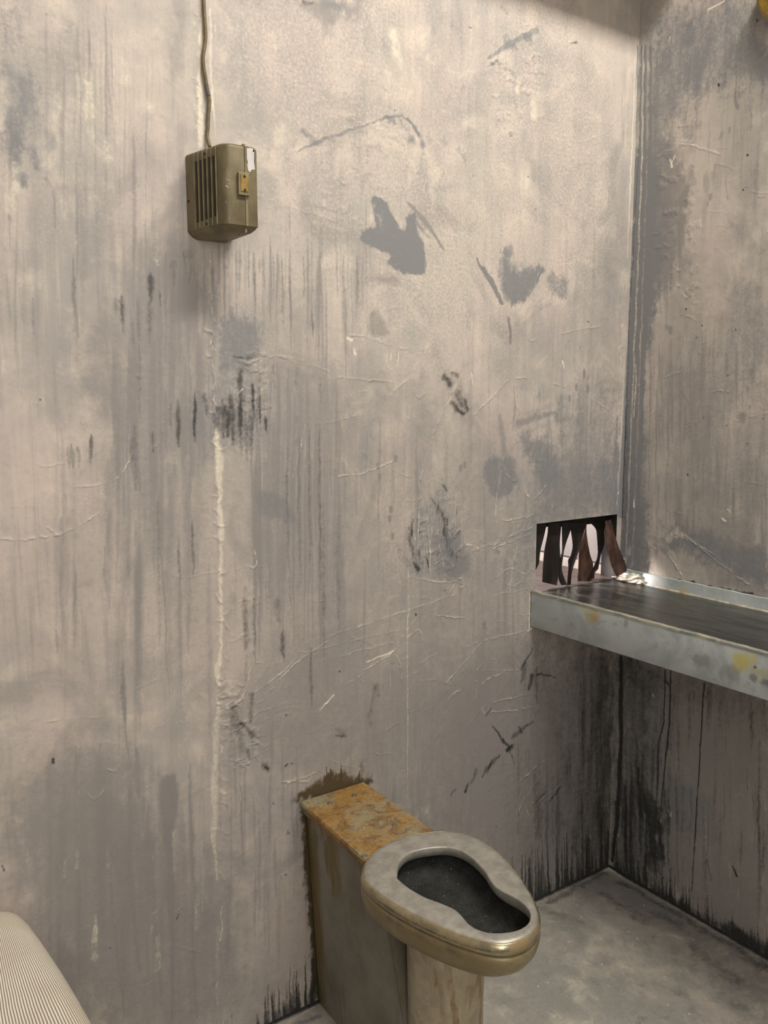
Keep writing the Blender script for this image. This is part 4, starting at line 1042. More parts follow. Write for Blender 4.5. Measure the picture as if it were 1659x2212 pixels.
# ------------------------------------------------------------------ metals
def worn_metal(name, c_main, c_rust, c_dark, rust=(.45, .7), rough=.38, metal=.75, streak=(1, 1, 1), c_light=None, amount=.9):
    t = NT(name)
    co = t.coord()
    st = t.coord(streak)
    a = t.noise(st, 9, 7, .62, .5)
    b = t.noise(co, 38, 6, .65)
    f = t.noise(co, 260, 3, .6)
    base = t.mix(t.ramp(b, .35, .7), tuple(x * .8 for x in c_main), tuple(x * 1.15 for x in c_main))
    rf = t.math('MULTIPLY', t.ramp(t.math('ADD', t.math('MULTIPLY', a, .75), t.math('MULTIPLY', b, .25)), *rust), amount)
    c = t.mix(rf, base, c_rust)
    c = t.mix(t.math('MULTIPLY', t.ramp(b, .60, .78), .7), c, c_dark)
    if c_light:
        c = t.mix(t.ramp(f, .70, .78), c, c_light)
    t.out(c, t.math('ADD', t.math('MULTIPLY', rf, .25), t.math('ADD', t.math('MULTIPLY', b, .2), rough - .1)), t.math('MULTIPLY', t.math('SUBTRACT', 1.0, rf), metal))
    t.bump(t.math('ADD', b, t.math('MULTIPLY', f, .3)), .18, .001)
    return t.m


def lid_mat():
    t = NT('rusted_lid_metal')
    co = t.coord()
    a = t.noise(co, 8.5, 6, .62, .5)
    b = t.noise(co, 26, 7, .7, .8)
    f = t.noise(co, 130, 5, .7)
    g = t.noise(co, 330, 2, .5)
    c = t.mix(t.ramp(a, .43, .60), (0.30, 0.265, 0.17), (0.32, 0.185, 0.055))
    c = t.mix(t.math('MULTIPLY', t.ramp(b, .46, .62), .75), c, (0.17, 0.085, 0.022))
    c = t.mix(t.math('MULTIPLY', t.ramp(b, .46, .34), .55), c, (0.44, 0.26, 0.07))
    c = t.mix(t.math('MULTIPLY', t.ramp(f, .50, .70), .6), c, (0.12, 0.062, 0.02))
    c = t.mix(t.math('MULTIPLY', t.ramp(f, .48, .32), .4), c, (0.46, 0.36, 0.18))
    c = t.mix(t.ramp(g, .715, .76), c, (0.75, 0.68, 0.45))
    t.out(c, t.ramp(f, .3, .7, .45, .68), .1)
    t.bump(t.math('ADD', b, f), .3, .001)
    return t.m


def box_mat():
    t = NT('stained_steel')
    co = t.coord()
    st = t.coord((1, 1, .16))
    a = t.noise(st, 26, 7, .62, .4)
    b = t.noise(co, 9, 5, .6)
    f = t.noise(t.coord((1, 1, .3)), 120, 4, .65)
    sp = t.n.new('ShaderNodeSeparateXYZ')
    t.l(co, sp.inputs[0])
    c = t.mix(t.ramp(b, .35, .65), (0.205, 0.190, 0.150), (0.285, 0.270, 0.225))
    # seepage from the joint with the wall and from under the lid
    jit = t.math('MULTIPLY', t.math('SUBTRACT', a, .5), .16)
    seep = t.ramp(t.math('ADD', sp.outputs[1], jit), -.060, -.012)
    top = t.math('MULTIPLY', t.ramp(t.math('ADD', sp.outputs[2], t.math('MULTIPLY', t.math('SUBTRACT', a, .5), 1.1)), .36, .50), .75)
    c = t.mix(t.math('MULTIPLY', t.ramp(a, .56, .66), .70), c, (0.21, 0.145, 0.045))
    c = t.mix(t.math('MAXIMUM', seep, top), c, (0.165, 0.115, 0.030))
    c = t.mix(t.math('MULTIPLY', t.ramp(f, .64, .72), .7), c, (0.42, 0.37, 0.22))
    c = t.mix(t.math('MULTIPLY', t.ramp(f, .36, .28), .5), c, (0.10, 0.085, 0.05))
    t.out(c, .42, .25)
    t.bump(t.math('ADD', a, f), .2, .001)
    return t.m


M_lid = lid_mat()
M_box = box_mat()
M_col = worn_metal('streaked_pedestal_metal', (0.52, 0.46, 0.34), (0.24, 0.13, 0.03), (0.17, 0.10, 0.035), (.53, .66), .40, .55, (2.4, 2.4, .45))
M_seat = worn_metal('brushed_seat_metal', (0.40, 0.385, 0.345), (0.32, 0.25, 0.14), (0.35, 0.32, 0.25), (.56, .80), .42, .35, (1, 1, 1), (0.6, 0.57, 0.46), .45)
M_bowl = worn_metal('tarnished_brass_metal', (0.33, 0.275, 0.165), (0.21, 0.15, 0.06), (0.12, 0.088, 0.04), (.42, .68), .36, .5, (1, 1, 1))
M_edge = worn_metal('gilded_rim_metal', (0.44, 0.39, 0.26), (0.27, 0.19, 0.085), (0.19, 0.135, 0.06), (.46, .66), .24, .75, (2, 2, 2))
M_bolt = plain('bolt_metal', (0.22, 0.20, 0.16), .45, .6)


def basin_mat():
    t = NT('sooty_basin')
    co = t.coord()
    f = t.noise(co, 300, 2, .5)
    b = t.noise(co, 40, 5, .6)
    g = t.noise(co, 620, 2, .6)
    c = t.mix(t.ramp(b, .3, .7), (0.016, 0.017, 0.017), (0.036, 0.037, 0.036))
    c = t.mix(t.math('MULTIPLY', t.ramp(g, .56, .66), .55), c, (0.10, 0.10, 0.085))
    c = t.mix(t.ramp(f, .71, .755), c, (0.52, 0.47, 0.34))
    t.out(c, .78, 0.0, .25)
    t.bump(t.math('ADD', b, f), .35, .0015)
    return t.m


M_basin = basin_mat()

# ------------------------------------------------------------------ toilet
toilet = tag(thing('toilet', (-0.93, -0.3, 0)), 'rust-stained metal prison toilet with oval seat standing against the grimy back wall', 'toilet')
ZT = 0.492
# box: slightly narrower towards the floor
bm = bmesh.new()
lo = [(-0.969, -0.004, 0.0), (-0.969, -0.372, 0.0), (-0.880, -0.372, 0.0), (-0.880, -0.004, 0.0)]
hi_ = [(-0.996, -0.004, 0.476), (-0.996, -0.283, 0.476), (-0.858, -0.283, 0.476), (-0.858, -0.004, 0.476)]
loft(bm, [lo, hi_], True, True)
bmesh.ops.bevel(bm, geom=bm.edges[:], offset=.004, segments=2, affect='EDGES')
sharp(obj('tank_box', bm, M_box, toilet))
# lid and the small ledge below it
bm = bmesh.new()
lidp = [(-1.011, -0.003), (-1.0205, -0.275), (-0.846, -0.275), (-0.845, -0.003)]
loft(bm, [[(x, y, .4835) for x, y in lidp], [(x, y, ZT) for x, y in lidp]], True, True)
bmesh.ops.bevel(bm, geom=bm.edges[:], offset=.002, segments=2, affect='EDGES')
lid = sharp(obj('tank_lid', bm, M_lid, toilet))
lid['label'] = 'orange rusted flat lid'
bm = bmesh.new()
loft(bm, [[(-1.000, -.003, .462), (-1.006, -.285, .462), (-.853, -.285, .462), (-.853, -.003, .462)], [(-1.006, -.003, .4835), (-1.014, -.285, .4835), (-.850, -.285, .4835), (-.849, -.003, .4835)]], True, True)
obj('lid_ledge', bm, M_lid, toilet)
for (px, py) in ((712, 1735), (765, 1718), (852, 1782), (787, 1849)):
    p = hit(px, py, 2, ZT)
    bm = bmesh.new()
    add_cyl(bm, (p[0], p[1], ZT - .001), (p[0], p[1], ZT + .0012), .0062, .0055, 20)
    add_cyl(bm, (p[0], p[1], ZT + .001), (p[0], p[1], ZT + .0022), .0042, .0036, 20)
    b_ = sharp(obj('bolt', bm, M_bolt, toilet))
    b_.parent = lid
    b_.matrix_parent_inverse = Matrix.Identity(4)
# pedestal column
PC = (-0.905, -0.375)
bm = bmesh.new()
n = 64
prof = [(0.0, .082), (.012, .080), (.03, .0735), (.2, .0715), (.33, .073), (.38, .078), (.408, .086)]
loft(bm, [[(PC[0] + r * math.cos(2 * math.pi * k / n), PC[1] + r * math.sin(2 * math.pi * k / n), z) for k in range(n)] for z, r in prof], True, True)
sharp(obj('pedestal', bm, M_col, toilet), 50)
# outlines measured on the seat plane
outer = [(-1.056, -.316), (-1.005, -.268), (-.930, -.2496), (-.845, -.272), (-.801, -.325), (-.798, -.4066), (-.828, -.505), (-.868, -.578), (-.907, -.611), (-.950, -.621), (-.990, -.604), (-1.0265, -.5445), (-1.0552, -.4582), (-1.0665, -.3783)]
hole = [(-1.0073, -.3607), (-.977, -.3274), (-.9394, -.3127), (-.8924, -.3241), (-.864, -.3479), (-.8574, -.3858), (-.8667, -.4349), (-.8793, -.4676), (-.8843, -.486), (-.8838, -.508), (-.8790, -.5328), (-.8813, -.5605), (-.8935, -.5814), (-.9147, -.595), (-.9435, -.5955), (-.9737, -.5806),
        (-.9884, -.5596), (-.9915, -.539), (-.987, -.5176), (-.9855, -.4957), (-.9934, -.4698), (-1.005, -.4414), (-1.0117, -.4052), (-1.0119, -.3761)]
CT = np.array([-.935, -.445])
NA = 160


def polar(P):
    D = catmull(np.array(P), 14) - CT
    a = np.arctan2(D[:, 1], D[:, 0])
    r = np.hypot(D[:, 0], D[:, 1])
    o = np.argsort(a)
    a, r = a[o], r[o]
    th = np.linspace(-math.pi, math.pi, NA, endpoint=False)
    return np.interp(th, np.r_[a - 2 * math.pi, a, a + 2 * math.pi], np.r_[r, r, r]), th


RO, TH = polar(outer)
RH, _ = polar(hole)


def lp(rad, z):
    return [(CT[0] + rr * math.cos(t), CT[1] + rr * math.sin(t), z) for rr, t in zip(rad, TH)]


Z0 = .500
RW = RO - RH
fr_ = lambda d, f: np.minimum(d, RW * f)
bm = bmesh.new()
loft(bm, [lp(RH + fr_(.006, .3), .478), lp(RH + fr_(.001, .05), .484), lp(RH - .0005, .490), lp(RH - .0003, .4975), lp(RH + .0006, .4992), lp(RH + fr_(.0022, .09), Z0), lp(RH + fr_(.005, .16), Z0), lp(RH + fr_(.012, .26), Z0 + .0001),
          lp(RH * .55 + RO * .45, Z0 + .0005), lp(RO - fr_(.023, .47), Z0 + .0001), lp(RO - fr_(.018, .42), Z0), lp(RO - fr_(.011, .34), Z0 - .0010), lp(RO - fr_(.005, .18), Z0 - .0045), lp(RO - .001, Z0 - .010), lp(RO, Z0 - .015), lp(RO - .001, Z0 - .021), lp(RO - fr_(.006, .2), Z0 - .0235), lp(RH + fr_(.006, .3), .478)])
bmesh.ops.remove_doubles(bm, verts=bm.verts, dist=1e-5)
seat = obj('seat', bm, M_seat, toilet, True)
seat['label'] = 'grey oval seat with a keyhole opening'
# gilded worn band around the seat's outer edge (its own strip of metal)
bm = bmesh.new()
loft(bm, [lp(RO - fr_(.0075, .27), Z0 - .0026), lp(RO - fr_(.0070, .25), Z0 - .0024), lp(RO - fr_(.0045, .16), Z0 - .0039), lp(RO - .0004, Z0 - .0098), lp(RO + .0006, Z0 - .015), lp(RO - .0004, Z0 - .0214), lp(RO - .006, Z0 - .0238), lp(RO - fr_(.008, .3), Z0 - .02), lp(RO - fr_(.0075, .27), Z0 - .0026)])
bmesh.ops.remove_doubles(bm, verts=bm.verts, dist=1e-5)
band = obj('seat_rim', bm, M_edge, seat, True)
# bowl shell
CB = np.array([-.935, -.42])


def lps(s, z, sh=0.0, grow=0.0):
    out = []
    for rr, t in zip(RO, TH):
        p = CT + (rr + grow) * np.array([math.cos(t), math.sin(t)])
        p = CB + (p - CB) * s + np.array([0, sh])
        out.append((p[0], p[1], z))
    return out


bm = bmesh.new()
loft(bm, [lps(.90, .4765), lps(1.0, .4762, 0, -.006), lps(1.0, .474, 0, -.002), lps(1.0, .470, 0, 0), lps(.998, .462, 0, 0), lps(.982, .450), lps(.95, .438, .002), lps(.895, .427, .005), lps(.815, .417, .010), lps(.70, .409, .016), lps(.55, .404, .020), lps(.3, .402, .022)], False, True)
obj('bowl', bm, M_bowl, toilet, True)
bm = bmesh.new()
loft(bm, [lp(RH + .004, .4795), lp(RH + .011, .474), lp(RH + .012, .462), lp(RH + .010, .450), lp(RH + .004, .4425), lp(RH - .006, .4390), lp(RH * .8, .4370), lp(RH * .5, .4352), lp(RH * .2, .4345)], False, True)
bas = obj('basin', bm, M_basin, toilet, True, False)
bas['label'] = 'sooty black inside of the bowl'


# ------------------------------------------------------------------ steel shelf tray running through the hatch
def tray_mat():
    t = NT('painted_tray_steel')
    co = t.coord()
    a = t.noise(co, 9, 6, .6, .8)
    b = t.noise(co, 34, 6, .65, .6)
    f = t.noise(co, 300, 2)
    c = t.mix(t.ramp(a, .36, .64), (0.35, 0.395, 0.405), (0.50, 0.545, 0.55))
    c = t.mix(t.math('MULTIPLY', t.ramp(b, .56, .68), .50), c, (0.26, 0.285, 0.295))
    c = t.mix(t.math('MULTIPLY', t.ramp(b, .42, .30), .35), c, (0.52, 0.52, 0.47))
    # yellow rust spots with a dark chip, each at its own place along the shelf
    for (y, z, ry, rz, col, k) in ((-.212, .838, .030, .024, (0.40, 0.29, 0.08), .75), (-.200, .853, .040, .010, (0.50, 0.46, 0.22), .6), (-.595, .838, .030, .030, (0.52, 0.46, 0.13), .85), (-.640, .822, .03, .02, (0.40, 0.36, 0.14), .5),
                                   (-.615, .830, .006, .005, (0.05, 0.05, 0.04), .9), (-.645, .806, .016, .012, (0.16, 0.17, 0.18), .8), (-.61, .808, .012, .010, (0.17, 0.18, 0.19), .7), (-.300, .845, .009, .014, (0.20, 0.21, 0.21), .6), (-.50, .812, .035, .022, (0.21, 0.225, 0.23), .65), (-.56, .80, .03, .02, (0.22, 0.235, 0.24), .5)):
        sp = t.n.new('ShaderNodeVectorMath')
        sp.operation = 'SUBTRACT'
        t.l(co, sp.inputs[0])
        sp.inputs[1].default_value = (0, y, z)
        sc_ = t.n.new('ShaderNodeVectorMath')
        sc_.operation = 'MULTIPLY'
        t.l(sp.outputs[0], sc_.inputs[0])
        sc_.inputs[1].default_value = (0, 1 / ry, 1 / rz)
        ln = t.n.new('ShaderNodeVectorMath')
        ln.operation = 'LENGTH'
        t.l(sc_.outputs[0], ln.inputs[0])
        d = t.math('ADD', ln.outputs['Value'], t.math('MULTIPLY', t.math('SUBTRACT', b, .5), 3.2))
        c = t.mix(t.math('MULTIPLY', t.ramp(d, 1.05, .25), k), c, col)
    t.out(c, t.ramp(b, .2, .8, .58, .42), .1)
    t.bump(t.math('ADD', b, t.math('MULTIPLY', f, .3)), .25, .0012)
    return t.m


def lip_mat():
    t = NT('worn_lip_paint')
    b = t.noise(t.coord((1, .35, 1)), 60, 6, .7, .5)
    c = t.mix(t.ramp(b, .42, .66), (0.22, 0.235, 0.22), (0.44, 0.42, 0.32))
    c = t.mix(t.ramp(b, .64, .72), c, (0.05, 0.05, 0.045))
    t.out(c, .5, .1)
    return t.m


def pan_mat():
    t = NT('glossy_black_resin')
    st = t.coord((9, 1.6, 9))
    a = t.noise(st, 3.0, 6, .6, .8)
    b = t.noise(t.coord((40, 7, 40)), 1.0, 4, .6, .6)
    c = t.mix(t.ramp(a, .35, .7), (0.022, 0.022, 0.021), (0.062, 0.062, 0.056))
    t.out(c, t.ramp(a, .3, .7, .16, .30), 0.0)
    t.bump(t.math('ADD', a, t.math('MULTIPLY', b, .35)), .35, .010)
    return t.m


M_tray, M_lip, M_pan = tray_mat(), lip_mat(), pan_mat()
M_tbrown = plain('tray_brown_end', (0.062, 0.046, 0.039), .45)
tray = tag(thing('steel_shelf', (-0.17, -0.6, 0.86)), 'blue-grey painted steel shelf tray on the right wall running through the small hatch', 'shelf')
YE, YF = 0.70, -1.25
bm = bmesh.new()
# front face with rolled lip, outside the hatch only
add_box(bm, (-0.337, YF, 0.771), (-0.326, -0.0025, 0.862), .0012)
add_box(bm, (-0.327, YF, 0.771), (-0.002, -0.0025, 0.781), .0012)
sharp(obj('front_apron', bm, M_tray, tray))
bm = bmesh.new()
yy = np.linspace(-0.0025, YF, 160)
prof = [(-.3378, .8575), (-.3375, .8630), (-.3345, .8650), (-.3270, .8644), (-.3235, .8615), (-.3235, .8520)]
rows = []
for y in yy:
    j = .0002 * math.sin(y * 190) + .0003 * math.sin(y * 63 + 1)
    rows.append([(x + j * .6, y, z + j) for x, z in prof])
loft(bm, [r + [(-.330, r[0][1], .8520)] for r in rows], True, True)
o = sharp(obj('front_lip', bm, M_lip, tray), 40)
o['label'] = 'chipped pale lip along the front edge'
# pan: a gently wavy glossy sheet
nx_, ny_ = 70, 260
bm = bmesh.new()
gx = np.linspace(-.3240, -.0135, nx_)
gy = np.linspace(YF, -.0005, ny_)
GX, GY = np.meshgrid(gx, gy)
GZ = .8535 + .0020 * (fbm(GX * 10, GY * 4, 600, 4) - .5) + .0012 * (fbm(GX * 34, GY * 12, 620, 3) - .5)
gv = [[bm.verts.new((GX[j, i], GY[j, i], GZ[j, i])) for i in range(nx_)] for j in range(ny_)]
for j in range(ny_ - 1):
    for i in range(nx_ - 1):
        bm.faces.new((gv[j][i], gv[j][i + 1], gv[j + 1][i + 1], gv[j + 1][i]))
bl = [[bm.verts.new((x, y, .845)) for x in (gx[0], gx[-1])] for y in (gy[0], gy[-1])]
bm.faces.new((bl[0][0], bl[1][0], bl[1][1], bl[0][1]))
o = obj('tray_pan', bm, M_pan, tray, True)
o['label'] = 'glossy dark wavy surface'
bm = bmesh.new()
add_box(bm, (-.3205, -.001, .8445), (-.0045, YE - .002, .8545))
obj('inner_pan', bm, M_tbrown, tray)
# upstand on the right wall, sloping
bm = bmesh.new()
prof = [(-.0025, .846), (-.0150, .8500), (-.0130, .8560), (-.0085, .8770), (-.0075, .8830), (-.0025, .8845)]
rows = []
for y in yy:
    j = .0005 * math.sin(y * 140) + .0004 * math.sin(y * 57 + 2)
    rows.append([(x, y, z + j) for x, z in prof])
loft(bm, rows, True, True)
sharp(obj('rear_upstand', bm, M_tray, tray), 40)
bm = bmesh.new()
rows = []
for y in yy:
    k = .0006 + .0003 * math.sin(y * 310) + .0003 * math.sin(y * 127)
    rows.append([(-.0135 - k, y, .8535), (-.0128, y, .8570 + k * .6), (-.0110, y, .8535)])
loft(bm, rows, True, True)
obj('sealant_bead', bm, plain('pale_sealant', (.62, .58, .46), .4), tray)

# lump of white crust where the upstand meets the corner
bm = bmesh.new()
bmesh.ops.create_icosphere(bm, subdivisions=5, radius=1.0)
for v in bm.verts:
    p = np.array(v.co)
    f = 1 + .55 * (float(fbm(np.array([p[0] * 2.6 + 5]), np.array([p[1] * 2.6 + p[2] * 3.1]), 700, 4)[0]) - .5) * 2
    v.co = Vector((-.0150 + p[0] * .0125 * f, -.044 + p[1] * .041 * f, max(.8545, .8605 + p[2] * .0145 * f * (1 - .35 * p[1]))))
tag(obj('plaster_lump', bm, plain('white_crust', (.80, .74, .64), .35, 0, .25, 160), None, True), 'lumpy white crust of plaster on the shelf in the corner by the hatch', 'plaster')


# ------------------------------------------------------------------ torn leather curtain in the hatch
def hide_mat(name, c0, c1, c2):
    t = NT(name)
    a = t.noise(t.coord((1, 1, .4)), 34, 6, .65)
    b = t.noise(t.coord(), 190, 4, .6)
    c = t.mix(t.ramp(a, .35, .68), c0, c1)
    c = t.mix(t.math('MULTIPLY', t.ramp(b, .62, .74), .5), c, c2)
    t.out(c, .55, 0)
    t.bump(t.math('ADD', a, b), .35, .002)
    return t.m


M_hide = hide_mat('dark_hide', (0.009, 0.006, 0.005), (0.022, 0.014, 0.011), (0.06, 0.045, 0.036))
M_hide2 = hide_mat('brown_hide', (0.030, 0.015, 0.010), (0.12, 0.062, 0.044), (0.20, 0.13, 0.10))
cz = lambda x, y: (1130 + x * .18083, 1090 + y * .18083)
curtain = tag(thing('strip_curtain', (-0.17, 0.03, 1.03)), 'torn dark leather strip curtain hanging in the small wall hatch above the shelf', 'curtain')
YC = 0.022
bm = bmesh.new()
hp = [(120, 150), (165, 330), (230, 300), (285, 262), (300, 300), (330, 275), (460, 268), (470, 285), (570, 318), (600, 300), (740, 245), (760, 300), (850, 232), (985, 240), (1060, 300), (1110, 150), (900, 120)]
top = [hit(*cz(x, y), 1, YC + .012) for x, y in ((110, 190), (165, 300), (230, 285), (285, 262), (380, 262), (460, 262), (560, 312), (650, 262), (740, 238), (850, 226), (920, 245), (985, 232), (1040, 240))]
pl = [(-.3205, OZ1 - .0005)] + [(max(-.3205, min(-.0185, p[0])), p[2]) for p in top] + [(-.0185, OZ1 - .0005)]
fv = [bm.verts.new((x, YC + .010, z)) for x, z in pl]
bv = [bm.verts.new((x, YC + .014, z)) for x, z in pl]
bm.faces.new(fv)
bm.faces.new(bv[::-1])
for k in range(len(fv)):
    bm.faces.new((fv[k], fv[(k + 1) % len(fv)], bv[(k + 1) % len(fv)], bv[k]))
obj('header', bm, M_hide, curtain)
# (left edge, right edge) from top to bottom in crop units, material, forward swing at the foot, depth offset, fringe
STR = (
    ([(100, 215), (100, 400), (100, 560), (120, 700), (150, 785)], [(290, 215), (275, 270), (245, 400), (208, 545), (193, 700)], M_hide, .0, .0, None),
    ([(300, 215), (300, 320), (283, 420), (260, 540), (245, 700), (233, 926)], [(462, 215), (450, 320), (438, 470), (442, 620), (430, 790), (403, 966)], M_hide, -.012, .003, 'dark strip with a square cut end'),
    ([(466, 215), (470, 420), (470, 560), (442, 650), (436, 760), (428, 880), (460, 962)], [(590, 215), (562, 322), (520, 440), (488, 560), (474, 660), (466, 790), (526, 960)], M_hide, -.008, .0, None),
    ([(560, 215), (585, 380), (596, 500), (573, 600), (543, 662), (545, 760), (528, 962)], [(760, 215), (735, 300), (702, 420), (664, 565), (620, 690), (583, 810), (568, 962)], M_hide, -.010, .004, None),
    ([(735, 215), (740, 300), (700, 432), (666, 570), (660, 720), (655, 918)], [(760, 215), (757, 320), (772, 440), (802, 600), (838, 730), (800, 912)], M_hide2, .004, .010, 'brown strip with a fringed end'),
    ([(800, 215), (872, 290), (888, 400), (895, 560), (884, 650), (846, 745), (815, 800), (790, 902)], [(1000, 215), (968, 320), (972, 460), (930, 600), (906, 720), (898, 770), (858, 812), (850, 880)], M_hide, -.010, .002, None),
    ([(985, 190), (985, 330), (1000, 450), (1020, 590), (1062, 740), (1125, 862)], [(1050, 175), (1092, 350), (1128, 460), (1162, 560), (1222, 700), (1242, 790)], M_hide2, -.044, -.012, 'brown strip swung out over the shelf'))
for si, (L, Rr, mt, swing, dep, lab) in enumerate(STR):
    L = catmull(L, 6, False)
    Rr = catmull(Rr, 6, False)
    N = 40
    L = np.stack([np.interp(np.linspace(0, 1, N), np.linspace(0, 1, len(L)), L[:, k]) for k in (0, 1)], 1)
    Rr = np.stack([np.interp(np.linspace(0, 1, N), np.linspace(0, 1, len(Rr)), Rr[:, k]) for k in (0, 1)], 1)
    bm = bmesh.new()
    rows = []
    Mx = 9
    for i in range(N):
        t = i / (N - 1)
        yb = YC + dep + swing * t ** (.5 if si == 6 else 1.6)
        fr, bk = [], []
        for k in range(Mx):
            s = k / (Mx - 1)
            q = L[i] * (1 - s) + Rr[i] * s
            bow = .006 * math.sin(math.pi * s) * (1 if si % 2 else -1) * t
            p = hit(*cz(*q), 1, yb + bow)
            p[0] = max(p[0], -.3195) if yb + bow > -.004 else p[0]
            p[2] = min(p[2], OZ1 - .001)
            fr.append(p)
            th = .0018 * (.3 + .7 * math.sin(math.pi * min(max(s, .08), .92)))
            bk.append(p + np.array([0, th + .001, 0]))
        rows.append(fr + bk[::-1])
    loft(bm, rows, True, True)
    o = sharp(obj('strip', bm, mt, curtain), 60)
    if lab:
        o['label'] = lab
    if lab and 'fringed' in lab:
        for k in range(7):
            bm = bmesh.new()
            x0 = 662 + k * 21
            pts = [hit(*cz(x0 + .2 * j, 880 + j * (8 + (k * 37 % 5))), 1, YC + .010) for j in range(6)]
            tube(bm, pts, .0011, 6)
            f_ = obj('tassel', bm, M_hide, o)


# ------------------------------------------------------------------ intercom box on the wall with its cord
def olive_mat():
    t = NT('olive_drab_paint')
    co = t.coord()
    a = t.noise(t.coord((1, 1, .5)), 22, 6, .65)
    b = t.noise(co, 120, 5, .65)
    c = t.mix(t.ramp(a, .35, .68), (0.120, 0.097, 0.050), (0.205, 0.170, 0.096))
    c = t.mix(t.math('MULTIPLY', t.ramp(b, .58, .75), .5), c, (0.075, 0.055, 0.025))
    t.out(c, t.ramp(a, .3, .7, .42, .56), .15)
    t.bump(b, .2, .0008)
    return t.m


M_olive = olive_mat()
M_olive_hi = plain('worn_olive_edge', (0.225, 0.192, 0.108), .45, .2)
M_slot = plain('slot_dark', (0.022, 0.017, 0.010), .7)
M_yel = plain('yellowed_plate', (0.34, 0.22, 0.055), .5, .2, .3, 60)
M_paper = plain('torn_paper', (0.62, 0.60, 0.60), .75, 0, .12, 80)
intercom = tag(thing('intercom', (-1.175, 0, 1.635)), 'olive drab metal speaker box with vertical slots mounted on the wall below a cord', 'intercom')
plan = []


def arc(cx, cy, r, a0, a1, k=8):
    return [(cx + r * math.cos(math.radians(a0 + (a1 - a0) * i / k)), cy + r * math.sin(math.radians(a0 + (a1 - a0) * i / k))) for i in range(k + 1)]


DEP = -.112
plan = [(-1.2185, -.0008)] + arc(-1.1790, DEP + .019, .019, 192, 270, 10) + arc(-1.1375, DEP + .008, .008, 270, 356, 6) + [(-1.1295, -.0008)]
PCN = np.array([np.mean([p[0] for p in plan]), -.055])


def pl_in(d):
    out = []
    for x, y in plan:
        vx, vy = PCN[0] - x, min(0, 0)
        nx_ = x + d * (1 if x < PCN[0] else -1)
        ny_ = y + (d if y < -.02 else 0)
        out.append((nx_, ny_))
    return out


ZB, ZTP = 1.6465, 1.7815
loops = []
for d, z in ((.022, ZB - .0125), (.016, ZB - .0120), (.009, ZB - .0090), (.003, ZB - .0035), (.0015, ZB - .0005), (0, ZB), (0, ZTP - .007), (.0008, ZTP - .004), (.003, ZTP - .0015), (.007, ZTP), (.020, ZTP + .001)):
    loops.append([(x, y, z) for x, y in pl_in(d)])
bm = bmesh.new()
loft(bm, loops, True, True)
body = sharp(obj('housing', bm, M_olive, intercom), 28)
# left side plane, for ribs and slots
sa, sb = np.array([-1.2185, -.0008]), np.array(plan[1])
sd = (sb - sa) / np.linalg.norm(sb - sa)
snrm = np.array([sd[1], -sd[0]])
if snrm[0] > 0:
    snrm = -snrm
SL = np.linalg.norm(sb - sa)


def side_bar(bm, s0, s1, z0, z1, out0, out1, bev=0.0):
    b = bmesh.new()
    c8 = []
    for z in (z0, z1):
        for (s, o_) in ((s0, out0), (s1, out0), (s1, out1), (s0, out1)):
            q = sa + sd * s + snrm * o_
            c8.append(b.verts.new((q[0], q[1], z)))
    for f in ((0, 1, 2, 3), (4, 5, 6, 7), (0, 1, 5, 4), (1, 2, 6, 5), (2, 3, 7, 6), (3, 0, 4, 7)):
        b.faces.new([c8[i] for i in f])
    if bev:
        bmesh.ops.bevel(b, geom=b.edges[:], offset=bev, segments=1, affect='EDGES')
    join(bm, b)


ribs = [.027, .040, .053, .066, .079, .092]
for s in ribs:
    bm = bmesh.new()
    side_bar(bm, s - .0011, s + .0011, ZB + .001, ZTP - .004, -.001, .0022, .0005)
    obj('rib', bm, M_olive_hi, intercom)
for i in range(5):
    s0 = ribs[i] + .0020
    bm = bmesh.new()
    side_bar(bm, s0 + .0016, s0 + .0068, ZB + .012 + .001 * i, ZTP - .019, -.002, .0006)
    obj('slot', bm, M_slot, intercom)
for s, z in ((.059, ZTP - .011), (.059, ZB + .006), (.006, 1.699)):
    bm = bmesh.new()
    q0 = sa + sd * s
    q1 = q0 + snrm * .0008
    add_cyl(bm, (q0[0], q0[1], z), (q1[0], q1[1], z), .0022, .0022, 14)
    obj('screw_hole', bm, M_slot, intercom)
# raised seam strip on the front, running over top and bottom
bm = bmesh.new()
sx = -1.1535
add_box(bm, (sx - .0022, DEP - .0016, ZB - .001), (sx + .0022, DEP + .003, ZTP - .002), .0006)
add_box(bm, (sx - .0022, DEP + .004, ZTP - .003), (sx + .0022, -.002, ZTP + .0024), .0006)
add_box(bm, (sx - .0022, DEP + .004, ZB - .0110), (sx + .0022, DEP + .03, ZB - .004), .0006)
obj('seam_strip', bm, M_olive_hi, intercom)
# switch plate with two screws
a_, b_ = hit(514, 371, 1, DEP - .004), hit(539, 424, 1, DEP - .004)
bm = bmesh.new()
add_box(bm, (a_[0], DEP - .006, b_[2]), (b_[0], DEP + .001, a_[2]), .0008)
plate = obj('switch_plate', bm, M_olive_hi, intercom)
bm = bmesh.new()
w_, h_ = b_[0] - a_[0], a_[2] - b_[2]
add_box(bm, (a_[0] + w_ * .20, DEP - .0072, b_[2] + h_ * .16), (b_[0] - w_ * .16, DEP - .005, a_[2] - h_ * .10), .0005)
ins = obj('plate_insert', bm, M_yel, plate)
for fz in (.22, .82):
    bm = bmesh.new()
    zc, xc = b_[2] + h_ * fz, (a_[0] + b_[0]) / 2 + .0004
    add_cyl(bm, (xc, DEP - .0068, zc), (xc, DEP - .0080, zc), .0026, .0022, 16)
    s_ = obj('screw', bm, M_slot, plate)
